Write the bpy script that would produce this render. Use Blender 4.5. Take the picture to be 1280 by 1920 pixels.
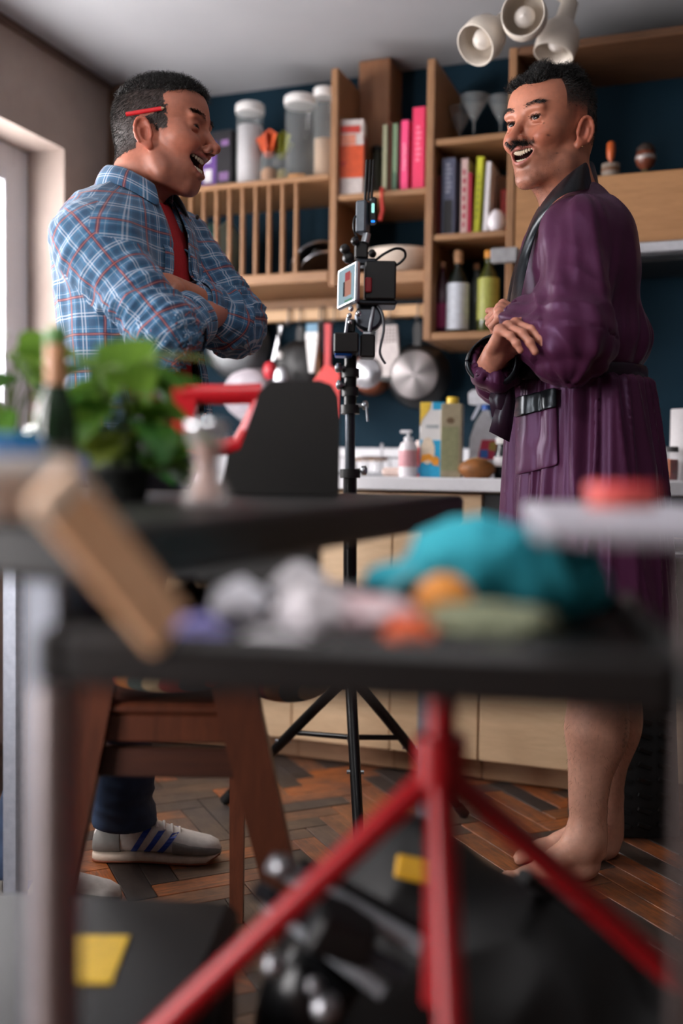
import bpy, bmesh, math, random
import numpy as np
from mathutils import Vector, Matrix, Euler

for o in list(bpy.data.objects): bpy.data.objects.remove(o)
scene = bpy.context.scene
COL = scene.collection
R_ = math.radians
random.seed(7); rng = np.random.default_rng(7)

# ------------------------------------------------------------------ camera
FPX = 1867.0                                   # 35 mm lens on a 24 x 36 mm portrait frame
TH = math.atan2(690, FPX); PITCH = math.atan2(80, FPX); ROLL = R_(0.8)
F = np.array([-math.sin(TH)*math.cos(PITCH), math.cos(TH)*math.cos(PITCH), -math.sin(PITCH)])
R0 = np.array([math.cos(TH), math.sin(TH), 0.0]); U0 = np.cross(R0, F)
RR = R0*math.cos(ROLL)+U0*math.sin(ROLL); UU = -R0*math.sin(ROLL)+U0*math.cos(ROLL)
EYE = np.array([0, 0, 0.9])
def ray(px, py): return F+(px-640)/FPX*RR-(py-960)/FPX*UU
def at(px, py, d): return Vector(EYE+d*ray(px, py))
def aty(px, py, Y): r = ray(px, py); return Vector(EYE+r*(Y-EYE[1])/r[1])
def atx(px, py, X): r = ray(px, py); return Vector(EYE+r*(X-EYE[0])/r[0])
def atz(px, py, Z): r = ray(px, py); return Vector(EYE+r*(Z-EYE[2])/r[2])
cd = bpy.data.cameras.new('camera'); cam = bpy.data.objects.new('camera', cd); COL.objects.link(cam)
cd.sensor_fit = 'VERTICAL'; cd.sensor_height = 36; cd.sensor_width = 24; cd.lens = 36*FPX/1920
cd.clip_start = 0.05
M = Matrix.Identity(4)
for i in range(3):
    M[i][0] = RR[i]; M[i][1] = UU[i]; M[i][2] = -F[i]; M[i][3] = EYE[i]
cam.matrix_world = M
cd.dof.use_dof = True; cd.dof.focus_distance = 2.16; cd.dof.aperture_fstop = 1.15
scene.camera = cam

# ------------------------------------------------------------------ world and light
w = bpy.data.worlds.new('overcast_sky'); scene.world = w; w.use_nodes = True
bg = w.node_tree.nodes['Background']; bg.inputs[0].default_value = (1.0, 0.965, 0.965, 1); bg.inputs[1].default_value = 22.0
vs = scene.view_settings
vs.view_transform = 'Standard'; vs.look = 'None'; vs.exposure = -0.05; vs.gamma = 1; vs.use_curve_mapping = False
def portal(loc, sx, sz, rot):
    l = bpy.data.lights.new('window_portal', 'AREA'); l.shape = 'RECTANGLE'; l.size = sx; l.size_y = sz
    l.cycles.is_portal = True
    o = bpy.data.objects.new('window_portal', l); COL.objects.link(o); o.location = loc; o.rotation_euler = rot
WIN = [(0.85, 2.93, 0.98, 1.99), (-1.15, 0.35, 0.05, 2.05)]       # y0,y1,z0,z1 of the two openings in the left wall
for (a, b, c, d) in WIN:
    portal((-2.33, (a+b)/2, (c+d)/2), d-c, b-a, (0, R_(-90), 0))

ADDED_ROOF = (-.52, .04, .10, .66)                                      # x0,x1,y0,y1 of an unseen roof light, added to brighten the foreground
portal(((ADDED_ROOF[0]+ADDED_ROOF[1])/2, (ADDED_ROOF[2]+ADDED_ROOF[3])/2, 2.44), ADDED_ROOF[1]-ADDED_ROOF[0], ADDED_ROOF[3]-ADDED_ROOF[2], (0, 0, 0))

# ------------------------------------------------------------------ materials
def lin(c):
    return tuple(((x/255)/12.92 if x/255 <= .04045 else ((x/255+.055)/1.055)**2.4) for x in c)
MATS = {}
class NT:
    def __init__(s, name):
        s.m = bpy.data.materials.new(name); s.m.use_nodes = True; s.t = s.m.node_tree
        s.b = s.t.nodes['Principled BSDF']; s.L = s.t.links.new
    def n(s, typ, **kw):
        n = s.t.nodes.new(typ)
        for k, v in kw.items():
            if k in n.inputs.keys() and not hasattr(n, k): n.inputs[k].default_value = v
            else: setattr(n, k, v)
        return n
    def coord(s, kind='Object', scale=(1, 1, 1), rot=(0, 0, 0)):
        c = s.n('ShaderNodeTexCoord'); m = s.n('ShaderNodeMapping')
        m.inputs['Scale'].default_value = scale; m.inputs['Rotation'].default_value = rot
        s.L(c.outputs[kind], m.inputs['Vector']); return m.outputs[0]
    def noise(s, vec, scale, detail=3, rough=.55, dist=0):
        n = s.n('ShaderNodeTexNoise'); n.inputs['Scale'].default_value = scale; n.inputs['Detail'].default_value = detail
        n.inputs['Roughness'].default_value = rough; n.inputs['Distortion'].default_value = dist
        s.L(vec, n.inputs['Vector']); return n.outputs[0]
    def ramp(s, fac, stops, interp='LINEAR'):
        n = s.n('ShaderNodeValToRGB'); cr = n.color_ramp; cr.interpolation = interp
        while len(cr.elements) < len(stops): cr.elements.new(.5)
        for e, (p, c) in zip(cr.elements, stops): e.position = p; e.color = (*c, 1) if len(c) == 3 else c
        s.L(fac, n.inputs[0]); return n.outputs[0]
    def mix(s, fac, a, b, typ='MIX'):
        n = s.n('ShaderNodeMix', data_type='RGBA', blend_type=typ)
        for sock, v in ((n.inputs[0], fac), (n.inputs[6], a), (n.inputs[7], b)):
            if hasattr(v, 'is_output'): s.L(v, sock)
            elif isinstance(v, (int, float)): sock.default_value = v
            else: sock.default_value = (*v, 1) if len(v) == 3 else v
        return n.outputs[2]
    def math(s, op, a, b=0.0):
        n = s.n('ShaderNodeMath', operation=op)
        for sock, v in ((n.inputs[0], a), (n.inputs[1], b)):
            if hasattr(v, 'is_output'): s.L(v, sock)
            else: sock.default_value = v
        return n.outputs[0]
    def bump(s, h, strength=.3, dist=.002):
        n = s.n('ShaderNodeBump'); n.inputs['Strength'].default_value = strength; n.inputs['Distance'].default_value = dist
        s.L(h, n.inputs['Height']); s.L(n.outputs[0], s.b.inputs['Normal'])
    def set(s, **kw):
        for k, v in kw.items():
            k = k.replace('_', ' ')
            if hasattr(v, 'is_output'): s.L(v, s.b.inputs[k])
            else: s.b.inputs[k].default_value = v
        return s
def mat(name, rgb, rough=.5, metal=0.0, var=.12, bump=0.0, vs_=60, **kw):
    """plain painted / plastic / metal surface with a little mottling"""
    if name in MATS: return MATS[name]
    s = NT(name); c = lin(rgb)
    nz = s.noise(s.coord(), vs_, 4)
    lo = tuple(x*(1-var) for x in c); hi = tuple(min(1, x*(1+var)) for x in c)
    s.set(Base_Color=s.ramp(nz, [(.3, lo), (.7, hi)]), Roughness=rough, Metallic=metal, **kw)
    if bump: s.bump(nz, bump, .002)
    MATS[name] = s.m; return s.m
def woodmat(name, dark, light, scale=(1, 14, 14), rough=.5, rnd=.0, bump=.05):
    if name in MATS: return MATS[name]
    s = NT(name); v = s.coord('Object', scale)
    n1 = s.noise(v, 3.0, 6, .6, 1.5); n2 = s.noise(v, 18, 3, .6, .4)
    f = s.math('ADD', s.math('MULTIPLY', n1, .7), s.math('MULTIPLY', n2, .3))
    col = s.ramp(f, [(.3, lin(dark)), (.68, lin(light))])
    if rnd:
        oi = s.n('ShaderNodeObjectInfo'); f2 = s.math('ADD', 1-rnd/2, s.math('MULTIPLY', oi.outputs['Random'], rnd))
        hs = s.n('ShaderNodeHueSaturation'); s.L(col, hs.inputs['Color']); s.L(f2, hs.inputs['Value']); col = hs.outputs[0]
    s.set(Base_Color=col, Roughness=rough); s.bump(n2, bump, .001)
    MATS[name] = s.m; return s.m
def glassmat(name, rgb, alpha=.25, rough=.05):
    """thin clear glass or plastic: mostly see-through with a gloss"""
    if name in MATS: return MATS[name]
    s = NT(name)
    nz = s.noise(s.coord(), 20, 2)
    s.set(Base_Color=s.ramp(nz, [(.3, tuple(.9*x for x in lin(rgb))), (.7, lin(rgb))]), Roughness=rough, Alpha=alpha, Specular_IOR_Level=.8)
    MATS[name] = s.m; return s.m

# ------------------------------------------------------------------ mesh builder
class MB:
    def __init__(s): s.v = []; s.f = []; s.sm = []
    def add(s, vs, fs, smooth=False):
        o = len(s.v); s.v += [tuple(p) for p in vs]; s.f += [tuple(i+o for i in f) for f in fs]; s.sm += [smooth]*len(fs); return s
    def box(s, c, size, rot=None, ch=None):
        sx, sy, sz = (d/2 for d in size)
        if ch is None: ch = min(.003, min(sx, sy, sz)*.3)
        ch = min(ch, min(sx, sy, sz)*.95)
        V = []; idx = {}
        for x in (-1, 1):
            for y in (-1, 1):
                for z in (-1, 1):
                    for a in range(3):
                        p = [x*(sx-ch), y*(sy-ch), z*(sz-ch)]; p[a] = (x*sx, y*sy, z*sz)[a]
                        idx[(x, y, z, a)] = len(V); V.append(Vector(p))
        Fs = []
        for a in range(3):
            b, c2 = (a+1) % 3, (a+2) % 3
            for sg in (-1, 1):
                q = []
                for (u, w_) in ((-1, -1), (1, -1), (1, 1), (-1, 1)):
                    k = [0, 0, 0]; k[a] = sg; k[b] = u; k[c2] = w_; q.append(idx[(*k, a)])
                Fs.append(q if sg > 0 else q[::-1])
        for a in range(3):          # edge chamfers run along axis a
            b, c2 = (a+1) % 3, (a+2) % 3
            for u in (-1, 1):
                for w_ in (-1, 1):
                    def K(t, ax):
                        k = [0, 0, 0]; k[a] = t; k[b] = u; k[c2] = w_; return idx[(*k, ax)]
                    q = [K(-1, b), K(1, b), K(1, c2), K(-1, c2)]
                    Fs.append(q if u*w_ < 0 else q[::-1])
        for x in (-1, 1):
            for y in (-1, 1):
                for z in (-1, 1):
                    q = [idx[(x, y, z, a)] for a in range(3)]; Fs.append(q if x*y*z > 0 else q[::-1])
        m = (rot.to_matrix() if isinstance(rot, Euler) else rot) if rot is not None else None
        c = Vector(c)
        return s.add([(m @ p if m else p)+c for p in V], Fs)
    def bx(s, x0, x1, y0, y1, z0, z1, ch=None):
        return s.box(((x0+x1)/2, (y0+y1)/2, (z0+z1)/2), (abs(x1-x0), abs(y1-y0), abs(z1-z0)), None, ch)
    def frame(s, p0, p1):
        a = (Vector(p1)-Vector(p0)).normalized(); t = Vector((0, 0, 1)) if abs(a.z) < .9 else Vector((1, 0, 0))
        u = a.cross(t).normalized(); return a, u, a.cross(u)
    def cyl(s, p0, p1, r0, r1=None, n=16, cap=True):
        r1 = r0 if r1 is None else r1; a, u, v = s.frame(p0, p1)
        V = []; 
        for p, r in ((Vector(p0), r0), (Vector(p1), r1)):
            V += [p+(u*math.cos(2*math.pi*i/n)+v*math.sin(2*math.pi*i/n))*r for i in range(n)]
        s.add(V, [(i, (i+1) % n, n+(i+1) % n, n+i) for i in range(n)], True)
        if cap: s.add(V[:n], [tuple(range(n))[::-1]]); s.add(V[n:], [tuple(range(n))])
        return s
    def lathe(s, prof, c=(0, 0, 0), axis=(0, 0, 1), n=24, squash=1.0, ang=0):
        """prof: list of (radius, height) along axis from c"""
        a = Vector(axis).normalized(); t = Vector((1, 0, 0)) if abs(a.x) < .9 else Vector((0, 1, 0))
        v = a.cross(t).normalized(); u = v.cross(a); c = Vector(c); V = []
        for r, h in prof:
            for i in range(n):
                q = 2*math.pi*i/n+ang; V.append(c+a*h+u*(math.cos(q)*r)+v*(math.sin(q)*r*squash))
        Fs = [(k*n+i, k*n+(i+1) % n, (k+1)*n+(i+1) % n, (k+1)*n+i) for k in range(len(prof)-1) for i in range(n)]
        s.add(V, Fs, True)
        if prof[0][0] > 1e-5: s.add(V[:n], [tuple(range(n))[::-1]])
        if prof[-1][0] > 1e-5: s.add(V[-n:], [tuple(range(n))])
        return s
    def tube(s, pts, r, n=8, closed=False):
        pts = [Vector(p) for p in pts]; m = len(pts); V = []; u = None
        rs = r if isinstance(r, (list, tuple)) else [r]*m
        for i, p in enumerate(pts):
            a = (pts[(i+1) % m]-pts[i-1]) if closed else (pts[min(i+1, m-1)]-pts[max(i-1, 0)])
            a.normalize()
            if u is None:
                t = Vector((0, 0, 1)) if abs(a.z) < .9 else Vector((1, 0, 0)); u = a.cross(t).normalized()
            u = (u-a*u.dot(a)).normalized(); v = a.cross(u)
            V += [p+(u*math.cos(2*math.pi*k/n)+v*math.sin(2*math.pi*k/n))*rs[i] for k in range(n)]
        Fs = []
        for i in range(m if closed else m-1):
            j = (i+1) % m
            Fs += [(i*n+k, i*n+(k+1) % n, j*n+(k+1) % n, j*n+k) for k in range(n)]
        s.add(V, Fs, True)
        if not closed: s.add(V[:n], [tuple(range(n))[::-1]]); s.add(V[-n:], [tuple(range(n))])
        return s
    def ell(s, c, r, n=16, m=10, rot=None):
        c = Vector(c); V = []; 
        for j in range(m+1):
            ph = math.pi*j/m-math.pi/2
            for i in range(n):
                t = 2*math.pi*i/n; p = Vector((math.cos(ph)*math.cos(t)*r[0], math.cos(ph)*math.sin(t)*r[1], math.sin(ph)*r[2]))
                V.append(c+(rot @ p if rot else p))
        return s.add(V, [(j*n+i, j*n+(i+1) % n, (j+1)*n+(i+1) % n, (j+1)*n+i) for j in range(m) for i in range(n)], True)
    def prism(s, poly, d0, d1, axis='y', tf=None):
        """2D outline (a,b) extruded from d0 to d1; axis x: (d,a,b)  y: (a,d,b)  z: (a,b,d)"""
        g = {'x': lambda a, b, d: (d, a, b), 'y': lambda a, b, d: (a, d, b), 'z': lambda a, b, d: (a, b, d)}[axis]
        n = len(poly); V = [Vector(g(a, b, d0)) for a, b in poly]+[Vector(g(a, b, d1)) for a, b in poly]
        if tf: V = [tf(v) for v in V]
        return s.add(V, [tuple(range(n))[::-1], tuple(range(n, 2*n))]+[(i, (i+1) % n, n+(i+1) % n, n+i) for i in range(n)])
    def mesh(s, name):
        me = bpy.data.meshes.new(name); me.from_pydata(s.v, [], s.f); me.polygons.foreach_set('use_smooth', s.sm)
        bm = bmesh.new(); bm.from_mesh(me); bmesh.ops.recalc_face_normals(bm, faces=bm.faces); bm.to_mesh(me); bm.free()
        return me
def link(name, me, m, parent=None, loc=(0, 0, 0), rot=None):
    o = bpy.data.objects.new(name, me); COL.objects.link(o)
    if m and me and not me.materials: me.materials.append(m)
    o.location = loc
    if rot is not None: o.rotation_euler = rot
    if parent: o.parent = parent
    return o
def part(name, mb, m, parent=None, label=None, loc=(0, 0, 0), rot=None):
    o = link(name, mb.mesh(name), m, parent, loc, rot)
    if label: o['label'] = label
    return o
def tag(o, label, cat, group=None):
    o['label'] = label; o['category'] = cat
    if group: o['group'] = group
    return o
def thing(name, label, cat, loc=(0, 0, 0), rz=0, group=None):
    o = bpy.data.objects.new(name, None); COL.objects.link(o); o.location = loc; o.rotation_euler = (0, 0, rz); o.empty_display_size = .05
    return tag(o, label, cat, group)
def struct(name, mb, m, parent=None):
    o = part(name, mb, m, parent)
    if not parent: o['kind'] = 'structure'
    return o
def copy_of(o, parent=None, loc=None, rot=None, label=None):
    c = o.copy(); COL.objects.link(c)
    if parent: c.parent = parent
    if loc is not None: c.location = loc
    if rot is not None: c.rotation_euler = rot
    if label: c['label'] = label
    for ch in o.children: copy_of(ch, c)
    return c
def loft(m, rings, smooth=True, cap=(True, True)):
    n = len(rings[0]); V = [p for r in rings for p in r]
    m.add(V, [(k*n+i, k*n+(i+1) % n, (k+1)*n+(i+1) % n, (k+1)*n+i) for k in range(len(rings)-1) for i in range(n)], smooth)
    if cap[0]: m.add(rings[0], [tuple(range(n))[::-1]])
    if cap[1]: m.add(rings[-1], [tuple(range(n))])
    return m
# ------------------------------------------------------------------ room shell
XL, XR, YB, YR, ZC = -2.12, 2.1, 3.41, -2.4, 2.30
def plaster():
    s = NT('plaster_pink_grey'); v = s.coord(); n = s.noise(v, 2.2, 5, .6); n2 = s.noise(v, 45, 3)
    s.set(Base_Color=s.ramp(n, [(.3, lin((152, 136, 128))), (.7, lin((182, 166, 156)))]), Roughness=.85); s.bump(n2, .1, .002); return s.m
def ceilm():
    s = NT('ceiling_paint'); v = s.coord(); n = s.noise(v, 1.5, 4); n2 = s.noise(v, 80, 2)
    s.set(Base_Color=s.ramp(n, [(.3, lin((160, 161, 164))), (.7, lin((172, 173, 176)))]), Roughness=.8); s.bump(n2, .05, .001); return s.m
def bluewall():
    s = NT('dark_teal_wall_paint'); v = s.coord(); n = s.noise(v, 3, 4); n2 = s.noise(v, 90, 2)
    s.set(Base_Color=s.ramp(n, [(.3, lin((9, 36, 49))), (.7, lin((12, 43, 58)))]), Roughness=.75, Specular_IOR_Level=.2); s.bump(n2, .08, .001); return s.m
PL, CE, BW = plaster(), ceilm(), bluewall()
WHITE = mat('white_gloss_paint', (226, 226, 228), .35, var=.03)
# left wall with two openings
mb = MB(); ys = [YR, WIN[1][0], WIN[1][1], WIN[0][0], WIN[0][1], YB+.1]
for i in range(5):
    a, b = ys[i], ys[i+1]; wn = WIN[1] if i == 1 else WIN[0] if i == 3 else None
    if wn is None: mb.bx(XL-.22, XL, a, b, 0, ZC, 0)
    else:
        if wn[2] > 0: mb.bx(XL-.22, XL, a, b, 0, wn[2], 0)
        mb.bx(XL-.22, XL, a, b, wn[3], ZC, 0)
wl = struct('wall_left', mb, PL)
wb = struct('wall_back', MB().bx(XL, XR+.2, YB, YB+.15, 0, ZC, 0), BW)
DW = mat('dark_taupe_paint', (84, 78, 76), .85)
struct('wall_right', MB().bx(XR, XR+.15, YR, YB, 0, ZC, 0), DW)
struct('wall_rear', MB().bx(XL-.2, XR+.15, YR-.15, YR, 0, ZC, 0), DW)
struct('ceiling', MB().bx(XL-.22, ADDED_ROOF[0], YR-.15, YB+.15, ZC, ZC+.12, 0).bx(ADDED_ROOF[1], XR+.2, YR-.15, YB+.15, ZC, ZC+.12, 0).bx(ADDED_ROOF[0], ADDED_ROOF[1], YR-.15, ADDED_ROOF[2], ZC, ZC+.12, 0).bx(ADDED_ROOF[0], ADDED_ROOF[1], ADDED_ROOF[3], YB+.15, ZC, ZC+.12, 0), CE)
UPVC = mat('white_window_plastic', (214, 216, 222), .3, var=.02)
GL = glassmat('window_glass', (235, 240, 245), .06, .02)
for k, (a, b, c, d) in enumerate(WIN):
    m = MB(); x0, x1 = XL-.21, XL-.15; t = .075
    m.bx(x0, x1, a, a+t, c, d); m.bx(x0, x1, b-t, b, c, d); m.bx(x0, x1, a+t, b-t, c, c+t); m.bx(x0, x1, a+t, b-t, d-t, d)
    fr = struct('window_%d' % (k+1), m, UPVC)
    n = 3 if k == 0 else 1; wd = (b-a-2*t)/n
    for i in range(n):
        y0 = a+t+i*wd+.004; y1 = y0+wd-.008; s = .055; m = MB(); xs0, xs1 = XL-.205, XL-.142
        m.bx(xs0, xs1, y0, y0+s, c+t, d-t); m.bx(xs0, xs1, y1-s, y1, c+t, d-t); m.bx(xs0, xs1, y0+s, y1-s, c+t, c+t+s); m.bx(xs0, xs1, y0+s, y1-s, d-t-s, d-t)
        sa = part('sash', m, UPVC, fr)
        part('pane', MB().bx(XL-.178, XL-.172, y0+s-.004, y1-s+.004, c+t+s-.004, d-t-s+.004, 0), GL, sa)
    if k == 0:
        part('window_sill', MB().bx(XL-.15, XL+.02, a-.03, b+.03, c-.03, c, .004), WHITE, fr)
m = MB(); x0, x1, y0, y1 = ADDED_ROOF; m.bx(x0, x0+.04, y0, y1, ZC+.06, ZC+.119); m.bx(x1-.04, x1, y0, y1, ZC+.06, ZC+.119); m.bx(x0+.04, x1-.04, y0, y0+.04, ZC+.06, ZC+.119); m.bx(x0+.04, x1-.04, y1-.04, y1, ZC+.06, ZC+.119)
fr = struct('window_3', m, UPVC); part('pane', MB().bx(x0+.036, x1-.036, y0+.036, y1-.036, ZC+.085, ZC+.091, 0), GL, fr)  # frame and pane of the added roof light, out of view
OAKD = woodmat('brown_oak_trim', (82, 58, 44), (112, 82, 62), (12, 12, 1.2))
# corner post and a thin cornice strip along the left wall
struct('trim_1', MB().bx(XL, XL+.085, 3.19, YB, 0, ZC, .004), OAKD)
struct('trim_2', MB().bx(XL, XL+.022, YR, 3.19, ZC-.022, ZC, .003), woodmat('brown_cornice', (84, 64, 54), (104, 84, 72), (12, 1.2, 12)))

# ------------------------------------------------------------------ herringbone parquet
def parquet():
    s = NT('worn_parquet_oak')
    oi = s.n('ShaderNodeObjectInfo'); ge = s.n('ShaderNodeNewGeometry')
    rnd = s.math('FRACT', s.math('ADD', s.math('MULTIPLY', oi.outputs['Random'], 7.31), s.math('MULTIPLY', ge.outputs['Random Per Island'], 3.77)))
    base = s.ramp(rnd, [(0, lin((50, 42, 38))), (.3, lin((74, 60, 52))), (.5, lin((98, 74, 56))), (.68, lin((150, 88, 46))), (.84, lin((176, 94, 38))), (1, lin((80, 72, 66)))])
    v = s.coord('Object', (2.2, 24, 24)); g = s.noise(v, 4, 6, .65, 1.2)
    geo = s.n('ShaderNodeNewGeometry'); wear = s.noise(geo.outputs['Position'], 5, 5, .65)
    c = s.mix(s.ramp(g, [(.35, (.75,)*3), (.6, (0,)*3)]), base, (.018, .014, .012), 'MIX')
    c = s.mix(s.ramp(wear, [(.40, (.5,)*3), (.58, (0,)*3)]), c, lin((58, 52, 50)))
    s.set(Base_Color=c, Roughness=s.ramp(wear, [(.35, (.55,)*3), (.65, (.3,)*3)])); s.bump(g, .25, .0015); return s.m
PQ = parquet()
fl = struct('floor', MB().bx(XL-.2, XR+.15, YR-.15, YB+.15, -.1, -.012, 0), mat('dark_floor_joint', (26, 20, 18), .8))
L_, W_ = .25, .0625
pk = MB().box((0, 0, -.0055), (L_-.0016, W_-.0016, .011), None, .0012).mesh('plank')
pk.materials.append(PQ)
cells = []
c45 = math.sqrt(.5)
for i in range(-60, 60):
    for j in range(-60, 60):
        # herringbone lattice: blocks L_ x W_ at 90 degrees to each other, laid at 45 degrees to the walls
        ox = j*W_+i*(L_)*1.0; oy = j*W_-i*L_
        for hv in (0, 1):
            cx, cy = (ox+L_/2, oy+W_/2) if hv == 0 else (ox+W_/2, oy+W_+L_/2)
            wx = (cx-cy)*c45; wy = (cx+cy)*c45+1.0
            if XL < wx < XR and YR < wy < YB: cells.append((wx, wy, R_(45)+(R_(90) if hv else 0)))
seen = set(); uniq = []
for c in cells:
    k = (round(c[0], 3), round(c[1], 3))
    if k not in seen: seen.add(k); uniq.append(c)
def vis(c):
    v = np.array([c[0], c[1], 0])-EYE; d = v@F
    if d < .3: return False
    px = 640+FPX*(v@RR)/d; py = 960-FPX*(v@UU)/d
    return 100 < px < 1330 and 1400 < py < 1800
near = sorted([c for c in uniq if vis(c) and c[1] < 2.95], key=lambda c: c[0]**2+c[1]**2)[:300]
ns = set(near); rest = MB()
for c in uniq:
    if c in ns:
        o = link('plank', pk, None, fl, (c[0], c[1], random.uniform(-.001, .0005)), (random.uniform(-.003, .003), random.uniform(-.002, .002), c[2]+random.uniform(-.004, .004)))
    else:
        rest.box((c[0], c[1], -.0055), (L_-.0016, W_-.0016, .011), Euler((0, 0, c[2])), .0012)
o = part('plank_field', rest, PQ, fl); o['kind'] = 'stuff'
# ------------------------------------------------------------------ fitted kitchen: shelves, base units, worktop
OAK = woodmat('oak_shelf_board', (132, 94, 62), (164, 122, 84), (1.6, 14, 14))
OAKV = woodmat('oak_upright_board', (126, 88, 58), (158, 116, 80), (14, 14, 1.6))
PLY = woodmat('pale_birch_ply', (196, 164, 128), (218, 188, 152), (1.5, 9, 9), rough=.45)
STEEL = mat('brushed_steel', (176, 176, 180), .28, 1.0, var=.08)
DSTEEL = mat('dull_grey_steel', (120, 120, 122), .4, .8, var=.08)
BLK = mat('black_plastic', (16, 16, 17), .45, var=.2)
BLKM = mat('black_satin_metal', (13, 13, 14), .3, .4, var=.2)
YF = 3.08
# --- plate rack shelf
rk = thing('plate_rack', 'oak wall shelf with a dowel plate rack below, left of the open cubby', 'shelf', (-1.195, YF, 1.50))
rk.location = (0, 0, 0)
def kb(n, b, m=OAK, p=None, lab=None): return part(n, MB().bx(*b), m, p, lab)
kb('top_board', (-2.03, -1.197, YF, YB-.002, 1.850, 1.868), OAK, rk)
kb('bottom_board', (-2.03, -1.197, YF, YB-.002, 1.518, 1.553), OAK, rk)
kb('back_rail', (-2.03, -1.197, YB-.03, YB-.002, 1.46, 1.517), OAK, rk)
kb('side_panel', (-2.05, -2.03, YF, YB-.002, 1.46, 1.868), OAKV, rk)
for i in range(14):
    x = -1.318-i*.0495
    part('dowel', MB().cyl((x, YF+.016, 1.553), (x, YF+.016, 1.850), .0085, n=10), OAKV, rk)
part('dowel', MB().cyl((-1.262, YF+.2, 1.553), (-1.262, YF+.2, 1.850), .0085, n=10), OAKV, rk)
# hanging rail with hooks below both bays
hr = thing('hanging_rail', 'pale wooden rail with hooks under the plate rack holding pans', 'rail')
part('rail_board', MB().bx(-2.03, -.87, YB-.10, YB-.06, 1.430, 1.470), woodmat('pale_rail_wood', (190, 150, 108), (216, 178, 136), (1.5, 14, 14)), hr)
for x in (-2.0, -1.5, -1.02): part('bracket', MB().bx(x-.012, x+.012, YB-.062, YB-.002, 1.435, 1.458), OAK, hr)
def hook(x):
    z = 1.43
    part('hook', MB().tube([(x, YB-.10, z+.045), (x, YB-.112, z+.03), (x, YB-.112, z-.005), (x, YB-.118, z-.022), (x, YB-.13, z-.018), (x, YB-.132, z-.006)], .0028, 6), DSTEEL, hr)
# --- cubby bay
cb = thing('open_cubby_shelf', 'oak open cubby between plate rack and tall book shelf', 'shelf')
kb('side_panel', (-1.195, -1.170, YF, YB-.002, 1.50, 2.205), OAKV, cb)
kb('shelf', (-1.168, -.870, YF+.004, YB-.002, 1.777, 1.797), OAK, cb)
kb('shelf', (-1.168, -.870, YF+.004, YB-.002, 1.50, 1.540), OAK, cb)
kb('boxing_panel', (-1.168, -1.055, YB-.14, YB-.002, 1.799, 2.296), woodmat('brown_ply_boxing', (128, 84, 54), (152, 104, 70), (10, 10, 1.5)), cb)
# --- book shelf bay
bs = thing('tall_book_shelf', 'tall three-tier oak shelf with glasses, books and bottles', 'shelf')
kb('side_panel', (-.868, -.842, YF-.01, YB-.002, 1.312, 2.19), OAKV, bs)
for z in (1.94, 1.644): kb('shelf', (-.840, -.612, YF-.006, YB-.002, z-.020, z), OAK, bs)
kb('bottom_board', (-.840, -.612, YF-.01, YB-.002, 1.312, 1.336), OAK, bs)
# --- hood cupboard
hc = thing('hood_cupboard', 'pale oak cooker hood cupboard with flap front and open top shelf', 'cupboard')
OAK_SHADED = woodmat('shaded_oak_board', (84, 56, 36), (112, 76, 50), (1.6, 14, 14))  # oak darkened in colour for the weak light at the upper right
kb('side_panel', (-.610, -.585, YF-.01, YB-.002, 1.30, 2.19), OAKV, hc)
kb('side_panel', (.62, .645, YF-.01, YB-.002, 1.30, 2.19), OAKV, hc)
kb('top_board', (-.583, .618, YF-.01, YB-.002, 2.165, 2.19), OAK_SHADED, hc)
kb('shelf', (-.583, .618, YF+.018, YB-.002, 1.760, 1.780), OAK_SHADED, hc)
kb('flap_door', (-.583, .618, YF-.008, YF+.014, 1.574, 1.782), woodmat('oak_flap_veneer', (150, 106, 66), (180, 132, 88), (1.2, 9, 9)), hc)
kb('back_panel', (-.583, .618, YB-.014, YB-.002, 1.574, 1.758), OAK, hc)
ho = thing('cooker_hood', 'slim brushed steel cooker hood under the oak flap', 'cooker hood')
part('canopy', MB().bx(-.578, .612, YF-.04, YB-.02, 1.532, 1.571), DSTEEL, ho)
part('visor', MB().bx(-.575, .609, YF-.06, YF-.041, 1.536, 1.568), STEEL, ho)
part('control_box', MB().bx(-.64, -.56, YF-.085, YF-.062, 1.528, 1.572), mat('pale_grey_plastic', (150, 150, 152), .5), ho)
part('filter_grille', MB().bx(-.5, .5, YF+.02, YB-.06, 1.526, 1.5315), BLK, ho)
# --- worktop and upstand
wt = thing('worktop', 'long white kitchen worktop with low splashback', 'worktop')
WT = mat('white_laminate', (222, 222, 226), .3, var=.03)
kb('slab', (XL+.09, 1.5, 2.75, YB-.002, .842, .880), WT, wt)
kb('splashback', (XL+.09, 1.5, YB-.02, YB-.002, .881, .978), WT, wt)
# --- base units
def unit(x0, x1, label, n=1, drawer=False):
    u = thing('base_cabinet', label, 'cabinet', (0, 0, 0), 0, 'pale wood base cabinets')
    part('carcass', MB().bx(x0, x1, 2.80, YB-.002, .07, .838), PLY, u)
    part('plinth', MB().bx(x0, x1, 2.835, 2.855, .003, .068), woodmat('plinth_wood', (140, 104, 76), (164, 126, 94), (1.5, 9, 9)), u)
    zs = [.072, .30, .56, .836] if drawer else [.072, .836]
    for i in range(len(zs)-1):
        d = part('drawer_front' if drawer else 'door', MB().bx(x0+.0015, x1-.0015, 2.778, 2.798, zs[i]+.0015, zs[i+1]-.0015), PLY, u)
        z = zs[i+1]-.02
        part('finger_pull', MB().bx((x0+x1)/2-.05, (x0+x1)/2+.05, 2.772, 2.7775, z-.008, z+.004), DSTEEL, d)
    return u
xs = [XL+.1, -1.49, -1.18, -.866, -.602]
labs = ['pale wood base cabinet in the far left corner', 'pale wood base cabinet left of the tripod stand', 'pale wood base cabinet right behind the tripod stand', 'narrow pale wood base cabinet left of the oven']
for i in range(4): unit(xs[i], xs[i+1], labs[i])
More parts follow.
